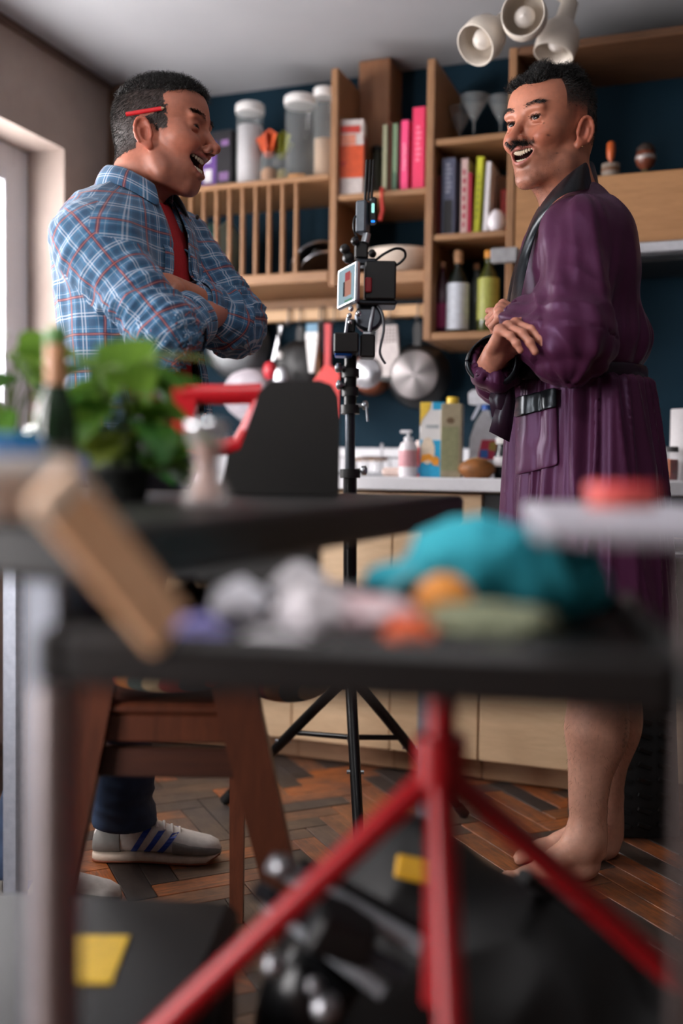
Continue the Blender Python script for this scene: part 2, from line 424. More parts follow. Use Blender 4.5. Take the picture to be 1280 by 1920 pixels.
unit(.002, .50, 'pale wood base cabinet right of the oven behind the black bin', 1, True)
unit(.503, 1.10, 'pale wood base cabinet at the far right end')
ov = thing('built_in_oven', 'black built-in oven above a pale wood plinth drawer', 'oven')
part('housing', MB().bx(-.60, 0, 2.80, YB-.002, .07, .838), PLY, ov)
part('plinth', MB().bx(-.60, 0, 2.835, 2.855, .003, .068), MATS['plinth_wood'], ov)
part('drawer_front', MB().bx(-.5985, -.0015, 2.778, 2.798, .0735, .300), PLY, ov)
part('vent_trim', MB().bx(-.5985, -.0015, 2.780, 2.798, .315, .352), mat('dark_bronze_metal', (62, 54, 50), .4, .6), ov)
dr = part('oven_door', MB().bx(-.5985, -.0015, 2.775, 2.798, .355, .73), mat('black_glass', (10, 10, 11), .08), ov)
part('handle', MB().cyl((-.55, 2.745, .69), (-.05, 2.745, .69), .009, n=10).bx(-.545, -.53, 2.745, 2.776, .682, .698).bx(-.07, -.055, 2.745, 2.776, .682, .698), STEEL, dr)
part('control_panel', MB().bx(-.5985, -.0015, 2.778, 2.798, .734, .836), BLK, ov)

# ------------------------------------------------------------------ things on the shelves
CLR = glassmat('clear_jar_plastic', (190, 196, 196), .22, .06)
LID = mat('white_plastic_lid', (226, 224, 222), .4, var=.03)
def X_(px, Y, Z):            # x on plane Y for a picture column, at height Z
    q = np.array([0, Y, Z]); 
    # solve for x so that the point projects to column px
    a = RR-(px-640)/FPX*F; v = q-EYE; return -(v@a)/a[0]
def canister(px, Y, r, h, fill, fillmat, label, lidh=.028, name='storage_jar'):
    x = X_(px, Y, 2.0); t = thing(name, label, 'jar', (x, Y, 1.868), 0, 'clear storage jars on the plate rack')
    part('body', MB().lathe([(r*.98, .0), (r, .004), (r, h-lidh), (r*.96, h-lidh+.002)], n=28), CLR, t)
    if fill: part('contents', MB().lathe([(r*.9, .004), (r*.9, fill), (r*.5, fill+.004)], n=24), fillmat, t)
    part('lid', MB().lathe([(r*1.06, h-lidh+.003), (r*1.08, h-lidh*.5), (r*1.06, h-.004), (r*.95, h)], n=28), LID, t)
    return t
PAPER = mat('white_paper', (220, 216, 218), .7, var=.04)
canister(468, 3.18, .047, .292, .215, PAPER, 'tall clear jar with white lid around a white paper roll', .034)
canister(562, 3.20, .052, .305, 0, None, 'wide empty clear jar with white lid beside the rice jar', .034)
canister(607, 3.20, .036, .322, .15, mat('pale_rice', (206, 172, 140), .8, bump=.3, vs_=300), 'slim clear jar half full of pale rice', .034)
def snackjar(px, Y, topc, lowc, label):
    x = X_(px, Y, 1.9); t = thing('snack_packet', label, 'packet', (x, Y, 1.868))
    part('jar', MB().lathe([(.028, 0), (.03, .004), (.03, .09), (.024, .11)], n=20), CLR, t)
    part('contents', MB().lathe([(.025, .004), (.026, .05), (.012, .062)], n=18), mat('c_'+label[:9], lowc, .7, bump=.3), t)
    m = MB(); 
    for i in range(7):
        a = i*2.4; m.prism([(-.010, .0), (.012, .0), (.030+.004*i, .055+.006*(i % 3)), (.004, .075+.004*i)], -.001, .001, 'y', lambda v, a=a: Matrix.Rotation(a, 3, 'Z') @ v+Vector((0, 0, .1)))
    part('wrapper', m, mat('w_'+label[:9], topc, .45), t)
snackjar(503, 3.16, (196, 84, 44), (196, 142, 96), 'orange wrapped packet of dried snacks in a small jar')
snackjar(528, 3.19, (156, 158, 44), (176, 160, 92), 'yellow green wrapped packet in a small jar')
# black and purple box of tea
t = thing('tea_box', 'black packet with purple and white print behind the laughing man', 'box', (X_(420, 3.2, 1.95), 3.2, 1.868), R_(-6))
part('carton', MB().bx(-.062, .062, -.05, .05, 0, .205), mat('black_card', (22, 20, 26), .5), t)
part('print_band', MB().bx(-.0625, .0, -.0512, -.0503, .02, .17, 0), mat('purple_print', (96, 60, 132), .5), t)
part('print_patch', MB().bx(-.05, -.018, -.0522, -.0513, .03, .075, 0), PAPER, t); part('print_patch', MB().bx(-.052, -.024, -.0522, -.0513, .10, .13, 0), PAPER, t)
part('print_dots', MB().bx(.02, .05, -.0512, -.0503, .15, .17, 0), mat('mauve_print', (126, 92, 140), .5), t); part('print_dots', MB().bx(.012, .05, -.0512, -.0503, .03, .06, 0), MATS['mauve_print'], t)
# garlic on the shelf
t = thing('ginger_root', 'small knobbly ginger root lying beside the empty jar', 'ginger', (X_(553, 3.12, 1.88), 3.12, 1.868))
m = MB(); m.ell((0, 0, .011), (.028, .014, .011)); m.ell((.022, .005, .012), (.014, .012, .010)); m.ell((-.018, .01, .014), (.013, .012, .012))
part('root', m, mat('ginger_skin', (196, 142, 88), .7, bump=.3), t)
# plates in the rack
TEAL = mat('pale_teal_glaze', (150, 182, 180), .25, var=.05)
def plate(x, y, r, mtl, label, z=1.554, tilt=.10, grp=None):
    t = thing('dinner_plate', label, 'plate', (x, y, z), 0, grp)
    mm = MB().lathe([(.001, .0), (r*.55, .0), (r*.62, .004), (r*.97, .016), (r, .018), (r*.985, .021), (r*.6, .009), (r*.5, .006), (.001, .006)], n=36)
    o = part('dish', mm, mtl, t); o.rotation_euler = (0, R_(-90)+tilt, 0); o.location = (0, 0, r*math.cos(tilt)+.001)
    return t
gp = 'teal plates standing in the rack'
plate(X_(437, 3.2, 1.65), 3.2, .105, TEAL, 'pale teal plate nearest the empty rack slots', tilt=.06, grp=gp)
plate(X_(411, 3.2, 1.65), 3.2, .105, mat('mid_teal_glaze', (104, 160, 158), .25), 'darker teal plate in the middle of the rack row', tilt=.06, grp=gp)
plate(X_(388, 3.2, 1.65), 3.2, .105, mat('deep_teal_glaze', (88, 146, 146), .25), 'teal plate furthest left, half behind the plaid collar', tilt=.06, grp=gp)
# two glass lids leaning at the right end of the rack
def panlid(x, y, r, tilt, label, mt, yaw=0):
    t = thing('pan_lid', label, 'pan lid', (x, y, 1.555), yaw, 'pan lids in the rack')
    o = part('cover', MB().lathe([(.001, .030), (r*.4, .027), (r*.8, .012), (r*.97, .0), (r, -.002), (r*.97, -.004), (r*.8, .008), (r*.4, .022), (.001, .025)], n=36), mt, t)
    k = part('rim', MB().lathe([(r*.965, -.006), (r*1.01, -.006), (r*1.015, 0), (r*.97, .004), (r*.965, -.006)], n=36), STEEL, t)
    h = part('knob', MB().lathe([(.006, .028), (.007, .045), (.016, .050), (.015, .058), (.001, .060)], n=16), BLK, t)
    for q in (o, k, h): q.rotation_euler = (0, R_(-90)+tilt, 0); q.location = (0, 0, r*math.cos(tilt)+.003)
DG = mat('dark_lid_glass', (24, 26, 30), .12, 0)
panlid(-1.30, 3.22, .088, .85, 'dark pan lid leaning upright at the end of the plate rack', DG, R_(-35))
panlid(-1.26, 3.17, .07, 1.05, 'lower dark pan lid with bright rim in the plate rack', DG, R_(-35))

# cubby: cereal box, dark jar, four books
t = thing('cereal_box', 'white box with orange print on the cubby shelf', 'box', (X_(655, 3.17, 1.9)+.012, 3.15, 1.798), R_(12))
part('carton', MB().bx(-.047, .047, -.035, .035, 0, .25), mat('white_card', (224, 214, 210), .5), t)
part('orange_print', MB().bx(-.0465, .0465, -.0365, -.0355, .06, .165, 0), mat('orange_print', (224, 92, 52), .5), t)
part('pale_print', MB().bx(-.0465, .02, -.0365, -.0355, .167, .20, 0), mat('salmon_print', (232, 150, 124), .5), t)
part('side_print', MB().bx(.0475, .0485, -.034, .034, .065, .2, 0), mat('dark_red_print', (150, 60, 44), .5), t)
part('lettering', MB().bx(-.03, .034, -.0378, -.0368, .205, .228, 0), mat('red_print', (206, 70, 60), .5), t); part('lettering', MB().bx(-.034, -.012, -.0378, -.0368, .10, .112, 0), MATS['red_print'], t)
t = thing('oil_jar', 'small dark olive jar behind the cereal box', 'jar', (X_(702, 3.24, 1.9), 3.26, 1.798))
part('body', MB().lathe([(.03, 0), (.034, .01), (.034, .13), (.02, .16), (.016, .18)], n=20), mat('olive_glass', (52, 54, 38), .3), t)
part('cap', MB().lathe([(.019, .181), (.019, .198), (.016, .2)], n=16), BLK, t)
def book(px, Y, z, th, h, dp, rgb, label, lean=0.0, band=None, grp=None, title=None):
    x = X_(px, Y, z+h/2); t = thing('book', label, 'book', (x, Y, z), 0, grp)
    cm = mat('cover_'+label.replace(' ', '_')[:28], rgb, .5, var=.06)
    m = MB(); m.bx(-th/2, -th/2+.003, 0, dp, .0, h, .0006); m.bx(th/2-.003, th/2, 0, dp, .0, h, .0006); m.bx(-th/2, th/2, 0, .003, 0, h, .001)
    c = part('cover', m, cm, t); c.rotation_euler = (0, lean, 0)
    p = part('pages', MB().bx(-th/2+.0032, th/2-.0032, .0035, dp-.004, .003, h-.003, .0005), mat('book_pages', (214, 204, 186), .8), t); p.rotation_euler = (0, lean, 0)
    if band:
        b = part('spine_print', MB().bx(-th*.32, th*.32, -.0014, -.0004, h*band[0], h*band[1], 0), mat('sp_'+label[:16], band[2], .5), t); b.rotation_euler = (0, lean, 0)
    if title:
        m = MB(); n = 7
        for i in range(n):
            z0 = h*(title[0]+(title[1]-title[0])*i/n); m.bx(-th*.2, th*.2*(1 if i % 3 else .5), -.0014, -.0004, z0, z0+h*(title[1]-title[0])/n*.62, 0)
        b = part('title', m, mat('ti_'+label[:16], title[2], .5), t); b.rotation_euler = (0, lean, 0)
g1 = 'books in the cubby'
book(721, 3.13, 1.798, .016, .225, .15, (150, 150, 122), 'pale sage book at the left of the cubby row', grp=g1)
book(730, 3.14, 1.798, .013, .235, .15, (116, 62, 44), 'thin brown red book between the two green ones', grp=g1)
book(740, 3.13, 1.798, .018, .225, .15, (110, 134, 104), 'green book next to the pink ones', grp=g1, band=(.05, .3, (60, 92, 70)))
book(758, 3.12, 1.798, .026, .228, .16, (236, 70, 124), 'slimmer shorter hot pink book', grp=g1, title=(.3, .7, (244, 150, 176)))
book(784, 3.12, 1.798, .042, .265, .17, (222, 50, 96), 'thick tall pink book at the right of the cubby', grp=g1, title=(.35, .8, (240, 120, 150)), band=None)
# bowl on the cubby's lower shelf, and a red strap
t = thing('mixing_bowl', 'wide cream ceramic bowl on the cubby bottom shelf', 'bowl', (X_(748, 3.24, 1.57), 3.245, 1.541))
part('bowl', MB().lathe([(.045, 0), (.05, .004), (.09, .03), (.118, .075), (.121, .09), (.117, .09), (.088, .036), (.04, .012), (.001, .01)], n=40), mat('cream_glaze', (208, 194, 180), .35, var=.04), t)
t = thing('red_strap', 'red fabric strap hanging over the cubby shelf edge', 'strap', (X_(716, 3.07, 1.8), 3.076, 1.70))
part('strap', MB().tube([(0, .03, .10), (0, -.006, .10), (.0, -.006, .07), (.004, -.006, .03), (-.004, -.006, 0)], .006, 6), mat('red_webbing', (176, 44, 36), .7), t)

# book shelf: glasses, books, garlic, bottles
GLS = glassmat('stem_glass', (200, 210, 214), .2, .03)
def martini(px, Y, label):
    x = X_(px, Y, 2.0); t = thing('cocktail_glass', label, 'glass', (x, Y, 1.9405), 0, 'cocktail glasses on the top tier')
    part('foot', MB().lathe([(.034, 0), (.034, .002), (.006, .006)], n=24), GLS, t)
    part('stem', MB().lathe([(.004, .006), (.003, .03), (.0045, .075)], n=10), GLS, t)
    part('cup', MB().lathe([(.004, .075), (.05, .155), (.048, .155), (.003, .078)], n=28), GLS, t)
martini(862, 3.27, 'cocktail glass nearest the left shelf upright'); martini(888, 3.18, 'cocktail glass in the middle of the top tier'); martini(938, 3.22, 'cocktail glass beside the cupboard upright')
g2 = 'cookbooks on the middle tier'; zb = 1.6445
book(821, 3.12, zb, .014, .195, .16, (132, 34, 34), 'thin dark red cookbook at the far left of the row', grp=g2)
book(840, 3.11, zb, .044, .245, .19, (92, 96, 120), 'thick slate blue cookbook with black foot', grp=g2, band=(.04, .46, (22, 22, 28)), title=(.55, .95, (160, 164, 184)))
book(870, 3.11, zb, .024, .238, .18, (206, 176, 172), 'pinkish white cookbook with red lettering', grp=g2, title=(.1, .9, (170, 60, 76)))
book(880, 3.10, zb, .012, .19, .18, (176, 30, 60), 'slim crimson cookbook beside the yellow one', grp=g2)
book(892, 3.11, zb, .022, .24, .18, (202, 204, 48), 'lime yellow cookbook leaning slightly', .05, grp=g2, title=(.2, .8, (160, 166, 40)))
book(910, 3.11, zb, .017, .222, .18, (220, 216, 218), 'white spined cookbook beside the photo cover book', .04, grp=g2)
t = thing('photo_book', 'book with a dark photo cover leaning on the white one', 'book', (-.652, 3.225, zb), R_(0), g2)
o = part('cover', MB().bx(-.008, .008, -.042, .042, 0, .2, .001), mat('brown_photo_cover', (120, 88, 66), .45, var=.5, vs_=18), t); o.rotation_euler = (0, .06, R_(-70)); o.location = (0, 0, 0.001)
t = thing('white_egg_timer', 'white egg shaped kitchen timer in front of the books', 'timer', (X_(930, 3.105, 1.67), 3.112, zb))
part('egg', MB().lathe([(.012, 0), (.024, .012), (.028, .03), (.024, .052), (.013, .068), (.001, .073)], n=24), mat('white_ceramic', (226, 220, 226), .35, var=.03), t)
t = thing('red_packet', 'red and pink packet at the right end of the cookbooks', 'packet', (X_(947, 3.2, 1.7), 3.22, zb))
part('packet', MB().bx(-.012, .012, -.05, .05, 0, .15, .004), mat('red_packet_foil', (186, 56, 52), .4, var=.3, vs_=20), t)
def bottle(px, Y, z, r, h, gm, label, neck=.28, capm=None, labm=None, lab=(.15, .6), group='bottles on the bottom tier', name='bottle', caph=.09, labhalf=True):
    x = X_(px, Y, z+h/2); t = thing(name, label, 'bottle', (x, Y, z), 0, group)
    part('body', MB().lathe([(r*.92, 0), (r, .006), (r, h*(1-neck)*.86), (r*.8, h*(1-neck)*.98), (r*.36, h*(1-neck)*1.14), (r*.33, h*(1-caph)), (r*.36, h*(1-caph)+.001)], n=24), gm, t)
    if capm: part('cap', MB().lathe([(r*.40, h*(1-caph)+.002), (r*.42, h*.97), (r*.38, h)], n=18), capm, t)
    if labm: part('paper_label', MB().lathe([(r*1.012, h*lab[0]), (r*1.018, h*lab[0]+.001), (r*1.018, h*lab[1]), (r*1.012, h*lab[1]+.001)], n=28), labm, t)
    return t
zz = 1.3365
DGR = mat('dark_green_glass', (18, 26, 20), .08); CORK = mat('cork', (196, 150, 112), .8, bump=.3)
bottle(829, 3.15, zz, .021, .235, mat('plum_glass', (70, 26, 48), .12), 'slim plum coloured bottle with cork cap', capm=CORK, labm=mat('magenta_label', (150, 34, 92), .5), lab=(.1, .42))
bottle(858, 3.14, zz, .036, .265, DGR, 'dark bottle with a tall white paper label', capm=CORK, labm=mat('white_label', (216, 222, 232), .6), lab=(.05, .60), neck=.3, caph=.16)
bottle(892, 3.22, zz, .026, .238, mat('grey_clear_glass', (96, 108, 108), .1), 'narrow clear bottle with cork behind the oil', capm=CORK)
bottle(915, 3.15, zz, .034, .262, mat('olive_oil_glass', (62, 66, 26), .1), 'olive oil bottle with orange cap and yellow green label', capm=mat('orange_cap', (222, 150, 60), .4), labm=mat('oil_label', (158, 160, 76), .5), lab=(.16, .66), caph=.10)
# things on the cupboard top shelf
t = thing('pot_of_skewers', 'small pale pot holding an orange handled tool', 'pot', (X_(1145, 3.18, 1.8), 3.16, 1.7825))
part('pot', MB().lathe([(.024, 0), (.026, .003), (.027, .055), (.024, .056), (.022, .01), (.001, .008)], n=20), mat('pale_stone', (150, 136, 124), .6, bump=.2), t)
part('stripe', MB().lathe([(.0272, .032), (.0276, .036), (.0272, .042)], n=20), mat('tan_stripe', (120, 84, 60), .6), t)
part('tool_handle', MB().lathe([(.006, .02), (.008, .05), (.005, .066), (.011, .075), (.013, .095), (.012, .118), (.006, .124)], n=16), mat('orange_handle', (196, 92, 42), .4), t)
t = thing('round_ornament', 'small brown round bodied ornament on a foot', 'ornament', (X_(1210, 3.18, 1.8), 3.16, 1.7825))
part('foot', MB().lathe([(.022, 0), (.024, .006), (.012, .02), (.010, .03)], n=20), mat('olive_ornament', (84, 78, 52), .5), t)
part('ball', MB().lathe([(.010, .03), (.024, .042), (.031, .062), (.026, .082), (.014, .09)], n=24), mat('brown_ornament', (112, 58, 40), .4, var=.3), t)
part('band', MB().lathe([(.0305, .058), (.0318, .064), (.0305, .070)], n=24), mat('silver_band', (160, 150, 146), .35, .5), t)
part('crown', MB().lathe([(.028, .083), (.026, .095), (.014, .106), (.001, .11)], n=24), mat('dark_crown', (52, 40, 34), .6), t)

# ------------------------------------------------------------------ hanging from the rail
YH = YB-.118
def hang(name, label, cat, px, zref=1.3): return thing(name, label, cat, (X_(px, YH, zref), YH, 1.41), 0, None)
def disc_pan(px, r, zc, label, base, rimm, depth=.05, handle=True, hm=None, name='frying_pan', face=None):
    """pan hung flat against the wall, underside facing the room"""
    t = hang(name, label, 'pan', px, zc); z = zc-1.41
    b = part('body', MB().lathe([(.001, .0), (r*.78, .0), (r*.84, .006), (r, depth), (r*1.01, depth+.002), (r*.97, depth), (r*.8, .01), (.001, .008)], n=40), base, t)
    b.rotation_euler = (R_(-90), 0, 0); b.location = (0, -.02, z)
    f_ = part('base_disc', MB().lathe([(.001, -.004), (r*.70, -.004), (r*.74, -.001), (r*.74, .0)], n=36), rimm, t); f_.rotation_euler = (R_(-90), 0, 0); f_.location = (0, -.02, z)
    if handle:
        part('handle', MB().prism([(-.012, z+r*.9), (.012, z+r*.9), (.015, -.03), (.010, -.004), (-.010, -.004), (-.015, -.03)], .004, .018, 'y'), hm or BLK, t)
    hook(t.location.x); return t
BRU = NT('turned_steel')
v = BRU.coord('Object'); gx = BRU.n('ShaderNodeTexGradient', gradient_type='RADIAL'); BRU.L(v, gx.inputs[0])
wv = BRU.math('SINE', BRU.math('MULTIPLY', gx.outputs[0], 12.566*2)); BRU.set(Base_Color=BRU.ramp(BRU.math('ADD', .5, BRU.math('MULTIPLY', wv, .5)), [(0, lin((96, 92, 92))), (1, lin((150, 144, 144)))]), Metallic=.7, Roughness=.48)
BRUSH = BRU.m
disc_pan(780, .112, 1.225, 'black frying pan with bright steel base hung right of the tripod', mat('black_enamel', (18, 18, 19), .35), BRUSH)
disc_pan(438, .125, 1.345, 'large shallow grey steel pan behind the crossed arms', mat('grey_steel_pan', (96, 98, 100), .42, .75), mat('grey_steel_pan2', (104, 106, 108), .42, .75), .06, True, DSTEEL, 'saute_pan')
disc_pan(462, .105, 1.17, 'white enamel colander bowl above the red handle', mat('white_enamel', (186, 178, 184), .4), mat('white_enamel_base', (170, 162, 170), .4), .07, False, None, 'enamel_colander')
disc_pan(560, .10, 1.26, 'black iron pan behind the whisk and ladle', mat('black_iron', (14, 14, 15), .5), mat('black_iron_base', (20, 20, 21), .45), .03)
disc_pan(690, .075, 1.235, 'copper sided pan half hidden by the tripod head', mat('copper', (150, 84, 56), .3, .8), STEEL, .06)
# ladle, steel spoon, pastry brush, red spatula, red pan, grater
def ut(name, label, px, dy, builder):
    t = hang(name, label, name.split('_')[-1], px); hook(t.location.x); t.location.y -= dy; builder(t); return t
def b_ladle(t):
    o = part('handle', MB().bx(-.007, .007, -.004, .004, -.135, -.006, .003), STEEL, t); o.rotation_euler = (0, .24, 0)
    o = part('bowl', MB().ell((-.04, -.01, -.165), (.026, .02, .034)), mat('red_silicone', (190, 40, 52), .4), t)
ut('red_ladle', 'steel handled ladle with a red bowl', 538, .05, b_ladle)
def b_spoon(t):
    part('handle', MB().cyl((.0, 0, -.006), (.008, 0, -.13), .004, n=8), BLK, t)
    part('bowl', MB().ell((.012, -.004, -.20), (.028, .01, .048)), STEEL, t)
    part('ferrule', MB().ell((.008, -.004, -.115), (.012, .01, .014)), LID, t)
ut('steel_spoon', 'large oval steel spoon with dark handle', 539, .085, b_spoon)
def b_brush(t):
    part('bristles', MB().prism([(-.022, -.035), (.022, -.035), (.02, -.006), (-.02, -.006)], -.006, .006, 'y'), mat('blue_bristles', (110, 150, 176), .6), t)
    part('head', MB().prism([(-.023, -.062), (.023, -.062), (.023, -.036), (-.023, -.036)], -.009, .009, 'y'), LID, t)
    part('handle', MB().prism([(-.008, -.175), (.008, -.175), (.022, -.064), (-.022, -.064)], -.007, .007, 'y'), mat('white_handle', (228, 226, 224), .35), t)
ut('pastry_brush', 'white pastry brush with pale blue bristles', 597, .06, b_brush)
def b_red(t):
    part('handle', MB().prism([(-.010, -.15), (.010, -.15), (.012, -.006), (-.012, -.006)], -.006, .006, 'y'), mat('red_plastic_handle', (186, 26, 36), .4), t)
    part('blade', MB().prism([(-.055, -.30), (.04, -.335), (.045, -.18), (.012, -.151), (-.012, -.151), (-.05, -.2)], -.003, .003, 'y'), mat('red_plastic', (214, 38, 34), .45), t)
ut('red_spatula', 'big red plastic spatula left of the tripod head', 624, .05, b_red)
def b_wood(t):
    part('spoon', MB().prism([(-.006, -.2), (.006, -.2), (.007, -.006), (-.007, -.006)], -.005, .005, 'y').ell((0, 0, -.23), (.025, .008, .042)), OAK, t)
ut('wooden_spoon', 'wooden spoon hanging between brush and red spatula', 603, .03, b_wood)
def b_grater(t):
    part('plate', MB().prism([(-.05, -.19), (.05, -.19), (.034, -.015), (-.034, -.015)], -.02, .0, 'y'), mat('dull_tin', (168, 160, 158), .4, .4), t)
    m = MB()
    for i in range(6):
        for j in range(5): m.ell((-.028+i*.0112, -.021, -.07+j*.011), (.0035, .003, .0035), 6, 4)
    part('teeth', m, mat('tin_teeth', (110, 100, 98), .4, .5), t)
    part('foot_band', MB().prism([(-.052, -.205), (.052, -.205), (.05, -.19), (-.05, -.19)], -.022, .002, 'y'), BLK, t)
    part('handle', MB().tube([(-.025, -.01, -.015), (-.02, -.01, -.002), (.02, -.01, -.002), (.025, -.01, -.015)], .004, 6), BLK, t)
ut('tin_grater', 'dull tin box grater hanging behind the camera monitor', 728, .0, b_grater)

# ------------------------------------------------------------------ on the worktop
ZW = .8805
t = thing('soap_pump', 'white soap pump bottle with pink label on the worktop', 'bottle', (X_(765, 2.86, .93), 2.86, ZW))
part('body', MB().lathe([(.026, 0), (.028, .004), (.028, .085), (.022, .1), (.012, .106)], n=24), mat('white_plastic', (224, 220, 224), .35, var=.03), t)
part('paper_label', MB().lathe([(.0283, .03), (.0286, .031), (.0286, .078), (.0283, .079)], n=24), mat('pink_label', (206, 150, 156), .5), t)
part('pump', MB().lathe([(.013, .107), (.013, .118), (.005, .119), (.005, .13)], n=14).box((-.008, 0, .134), (.034, .016, .01), None, .003), mat('pump_grey', (206, 206, 210), .4), t)
t = thing('small_sauce_bottle', 'small red bottle with blue foot between soap and carton', 'bottle', (X_(786, 2.98, .92), 2.98, ZW))
part('body', MB().lathe([(.018, 0), (.019, .004), (.019, .07), (.01, .09)], n=20), mat('red_sauce', (168, 50, 48), .3), t)
part('paper_label', MB().lathe([(.0192, .01), (.0196, .011), (.0196, .03), (.0192, .031)], n=20), mat('blue_foot', (30, 96, 140), .4), t)
part('cap', MB().lathe([(.011, .091), (.012, .11), (.01, .112)], n=14), mat('cream_cap', (214, 196, 190), .4), t)
t = thing('milk_carton', 'yellow, white and blue drink carton on the worktop', 'carton', (X_(811, 2.9, .95), 2.9, ZW), R_(8))
part('carton', MB().bx(-.036, .036, -.03, .03, 0, .222, .002), mat('carton_white', (226, 224, 222), .4, var=.02), t)
part('blue_print', MB().bx(-.0355, .0355, -.0312, -.0302, .0, .11, 0).bx(.002, .0355, -.0312, -.0302, .2, .222, 0), mat('sky_blue_print', (44, 166, 210), .45), t)
part('yellow_print', MB().prism([(-.0355, .15), (-.03, .17), (-.008, .20), (-.004, .222), (-.0355, .222)], -.0312, -.0302, 'y'), mat('yellow_print', (232, 196, 72), .45), t)
part('splash_print', MB().prism([(-.012+.022*math.cos(a), .078+.04*math.sin(a)) for a in np.linspace(0, 6.28, 18)[:-1]], -.0322, -.0313, 'y'), mat('cream_splash', (232, 214, 190), .45), t)
part('fruit_print', MB().prism([(-.034, .04), (-.01, .052), (.012, .04), (.024, .03), (.016, .052), (-.005, .07), (-.03, .065)], -.0332, -.0323, 'y').ell((.012, -.0315, .048), (.012, .0012, .014)), mat('orange_fruit', (236, 158, 54), .45), t)
part('brand_word', MB().bx(-.018, .02, -.0312, -.0302, .145, .155, 0), mat('grey_print', (170, 176, 178), .5), t)
t = thing('juice_carton', 'beige brown carton with yellow cap beside the milk', 'carton', (X_(846, 2.9, .95), 2.905, ZW), R_(8))
part('carton', MB().bx(-.031, .031, -.03, .03, 0, .218, .002), mat('kraft_card', (150, 138, 112), .55), t)
part('green_panel', MB().bx(-.029, .022, -.0312, -.0302, .02, .15, 0), mat('sage_panel', (130, 130, 96), .55), t)
part('logo', MB().prism([(-.003+.012*math.cos(a), .168+.009*math.sin(a)) for a in np.linspace(0, 6.28, 14)[:-1]], -.0312, -.0302, 'y'), mat('brown_logo', (104, 84, 60), .5), t)
part('cap', MB().lathe([(.018, .2185), (.018, .236), (.015, .239)], n=20), mat('yellow_cap', (226, 190, 62), .4), t)
t = thing('spray_bottle', 'white spray cleaner bottle with red and blue label', 'bottle', (X_(905, 3.0, .95), 3.02, ZW), R_(10))
part('body', MB().prism([(-.048, 0), (.05, 0), (.052, .10), (.042, .14), (.018, .185), (.012, .205), (-.006, .205), (-.03, .165), (-.044, .12)], -.022, .022, 'y'), mat('white_spray_plastic', (220, 222, 228), .35), t)
part('paper_label', MB().prism([(-.02, .055), (.044, .055), (.04, .115), (-.008, .115)], -.0235, -.0225, 'y'), mat('red_label', (196, 56, 84), .45), t)
part('label_patch', MB().prism([(-.012, .06), (.012, .06), (.012, .085), (-.012, .085)], -.0245, -.0236, 'y'), mat('blue_patch', (60, 110, 190), .45), t)
part('label_swirl', MB().prism([(.014, .085), (.036, .08), (.034, .11), (.016, .108)], -.0245, -.0236, 'y'), mat('olive_patch', (170, 150, 70), .45), t)
part('collar', MB().lathe([(.013, .206), (.014, .222), (.011, .223)], c=(.003, 0, 0), n=16), mat('blue_collar', (44, 96, 180), .4), t)
part('trigger_head', MB().prism([(-.05, .225), (-.034, .222), (-.006, .224), (.014, .224), (.026, .25), (.02, .268), (-.04, .268), (-.052, .258), (-.052, .245)], -.012, .012, 'y'), mat('white_head', (222, 224, 230), .35), t)
part('trigger', MB().prism([(-.022, .222), (-.012, .222), (-.03, .185), (-.04, .175), (-.042, .182)], -.006, .006, 'y'), mat('white_trigger', (206, 210, 222), .35), t)
t = thing('bread_loaf', 'round brown crusty loaf on the worktop', 'bread', (X_(893, 2.87, .91), 2.875, ZW))
m = MB(); prof = []
for a in np.linspace(-.2, 1, 9): prof.append((.053*math.cos(a*1.45)+.002, .026+.030*math.sin(a*1.45)))
m.lathe([(.036, 0)]+prof, n=26, squash=.8); part('crust', m, mat('bread_crust', (126, 76, 28), .6, var=.35, bump=.4, vs_=40), t)
part('score', MB().tube([(-.03, -.008, .05), (0, 0, .0575), (.03, .006, .05)], .003, 6), mat('pale_score', (196, 150, 90), .8), t)
t = thing('dark_spice_jar', 'dark glass jar with pale label half behind the robe', 'jar', (X_(942, 2.93, .92), 2.93, ZW))
part('body', MB().lathe([(.024, 0), (.026, .004), (.026, .07), (.02, .085), (.019, .10)], n=20), mat('dark_jar', (34, 38, 42), .15), t)
part('paper_label', MB().lathe([(.0263, .034), (.0266, .035), (.0266, .062), (.0263, .063)], n=20), PAPER, t)
part('lid', MB().lathe([(.022, .101), (.022, .118), (.02, .12)], n=20), LID, t)
t = thing('drying_rack', 'small wire dish drainer with pale dishes left of the soap', 'drainer', (X_(690, 3.02, .92), 3.05, ZW))
part('tray', MB().bx(-.13, .1, -.09, .09, 0, .012, .003), mat('grey_tray', (140, 142, 146), .4), t)
m = MB()
for i in range(6): m.tube([(-.12+i*.04, -.08, .012), (-.12+i*.04, -.08, .06), (-.12+i*.04, .08, .06), (-.12+i*.04, .08, .012)], .002, 5)
m.tube([(-.12, -.08, .06), (.08, -.08, .06), (.08, .08, .06), (-.12, .08, .06)], .0025, 5, True); part('wires', m, STEEL, t)
t = thing('pale_sponge', 'pale pink sponge by the dish drainer', 'sponge', (X_(735, 2.87, .9), 2.875, ZW))
part('sponge', MB().box((0, 0, .014), (.06, .04, .026), None, .008), mat('sponge_foam', (206, 184, 174), .9, bump=.5, vs_=160), t)
t = thing('oil_pump_stand', 'small wooden board on a thin stand by the splashback', 'stand', (X_(688, 3.25, .93), 3.26, ZW))
part('board', MB().bx(-.06, .06, -.03, .03, .05, .06), OAK, t); part('post', MB().cyl((.05, 0, 0), (.05, 0, .11), .005, n=8).cyl((-.05, 0, 0), (-.05, 0, .05), .005, n=8), STEEL, t)
t = thing('preserve_jar', 'glass jar with red fruit behind the robe on the worktop', 'jar', (X_(1254, 2.86, .93), 2.87, ZW))
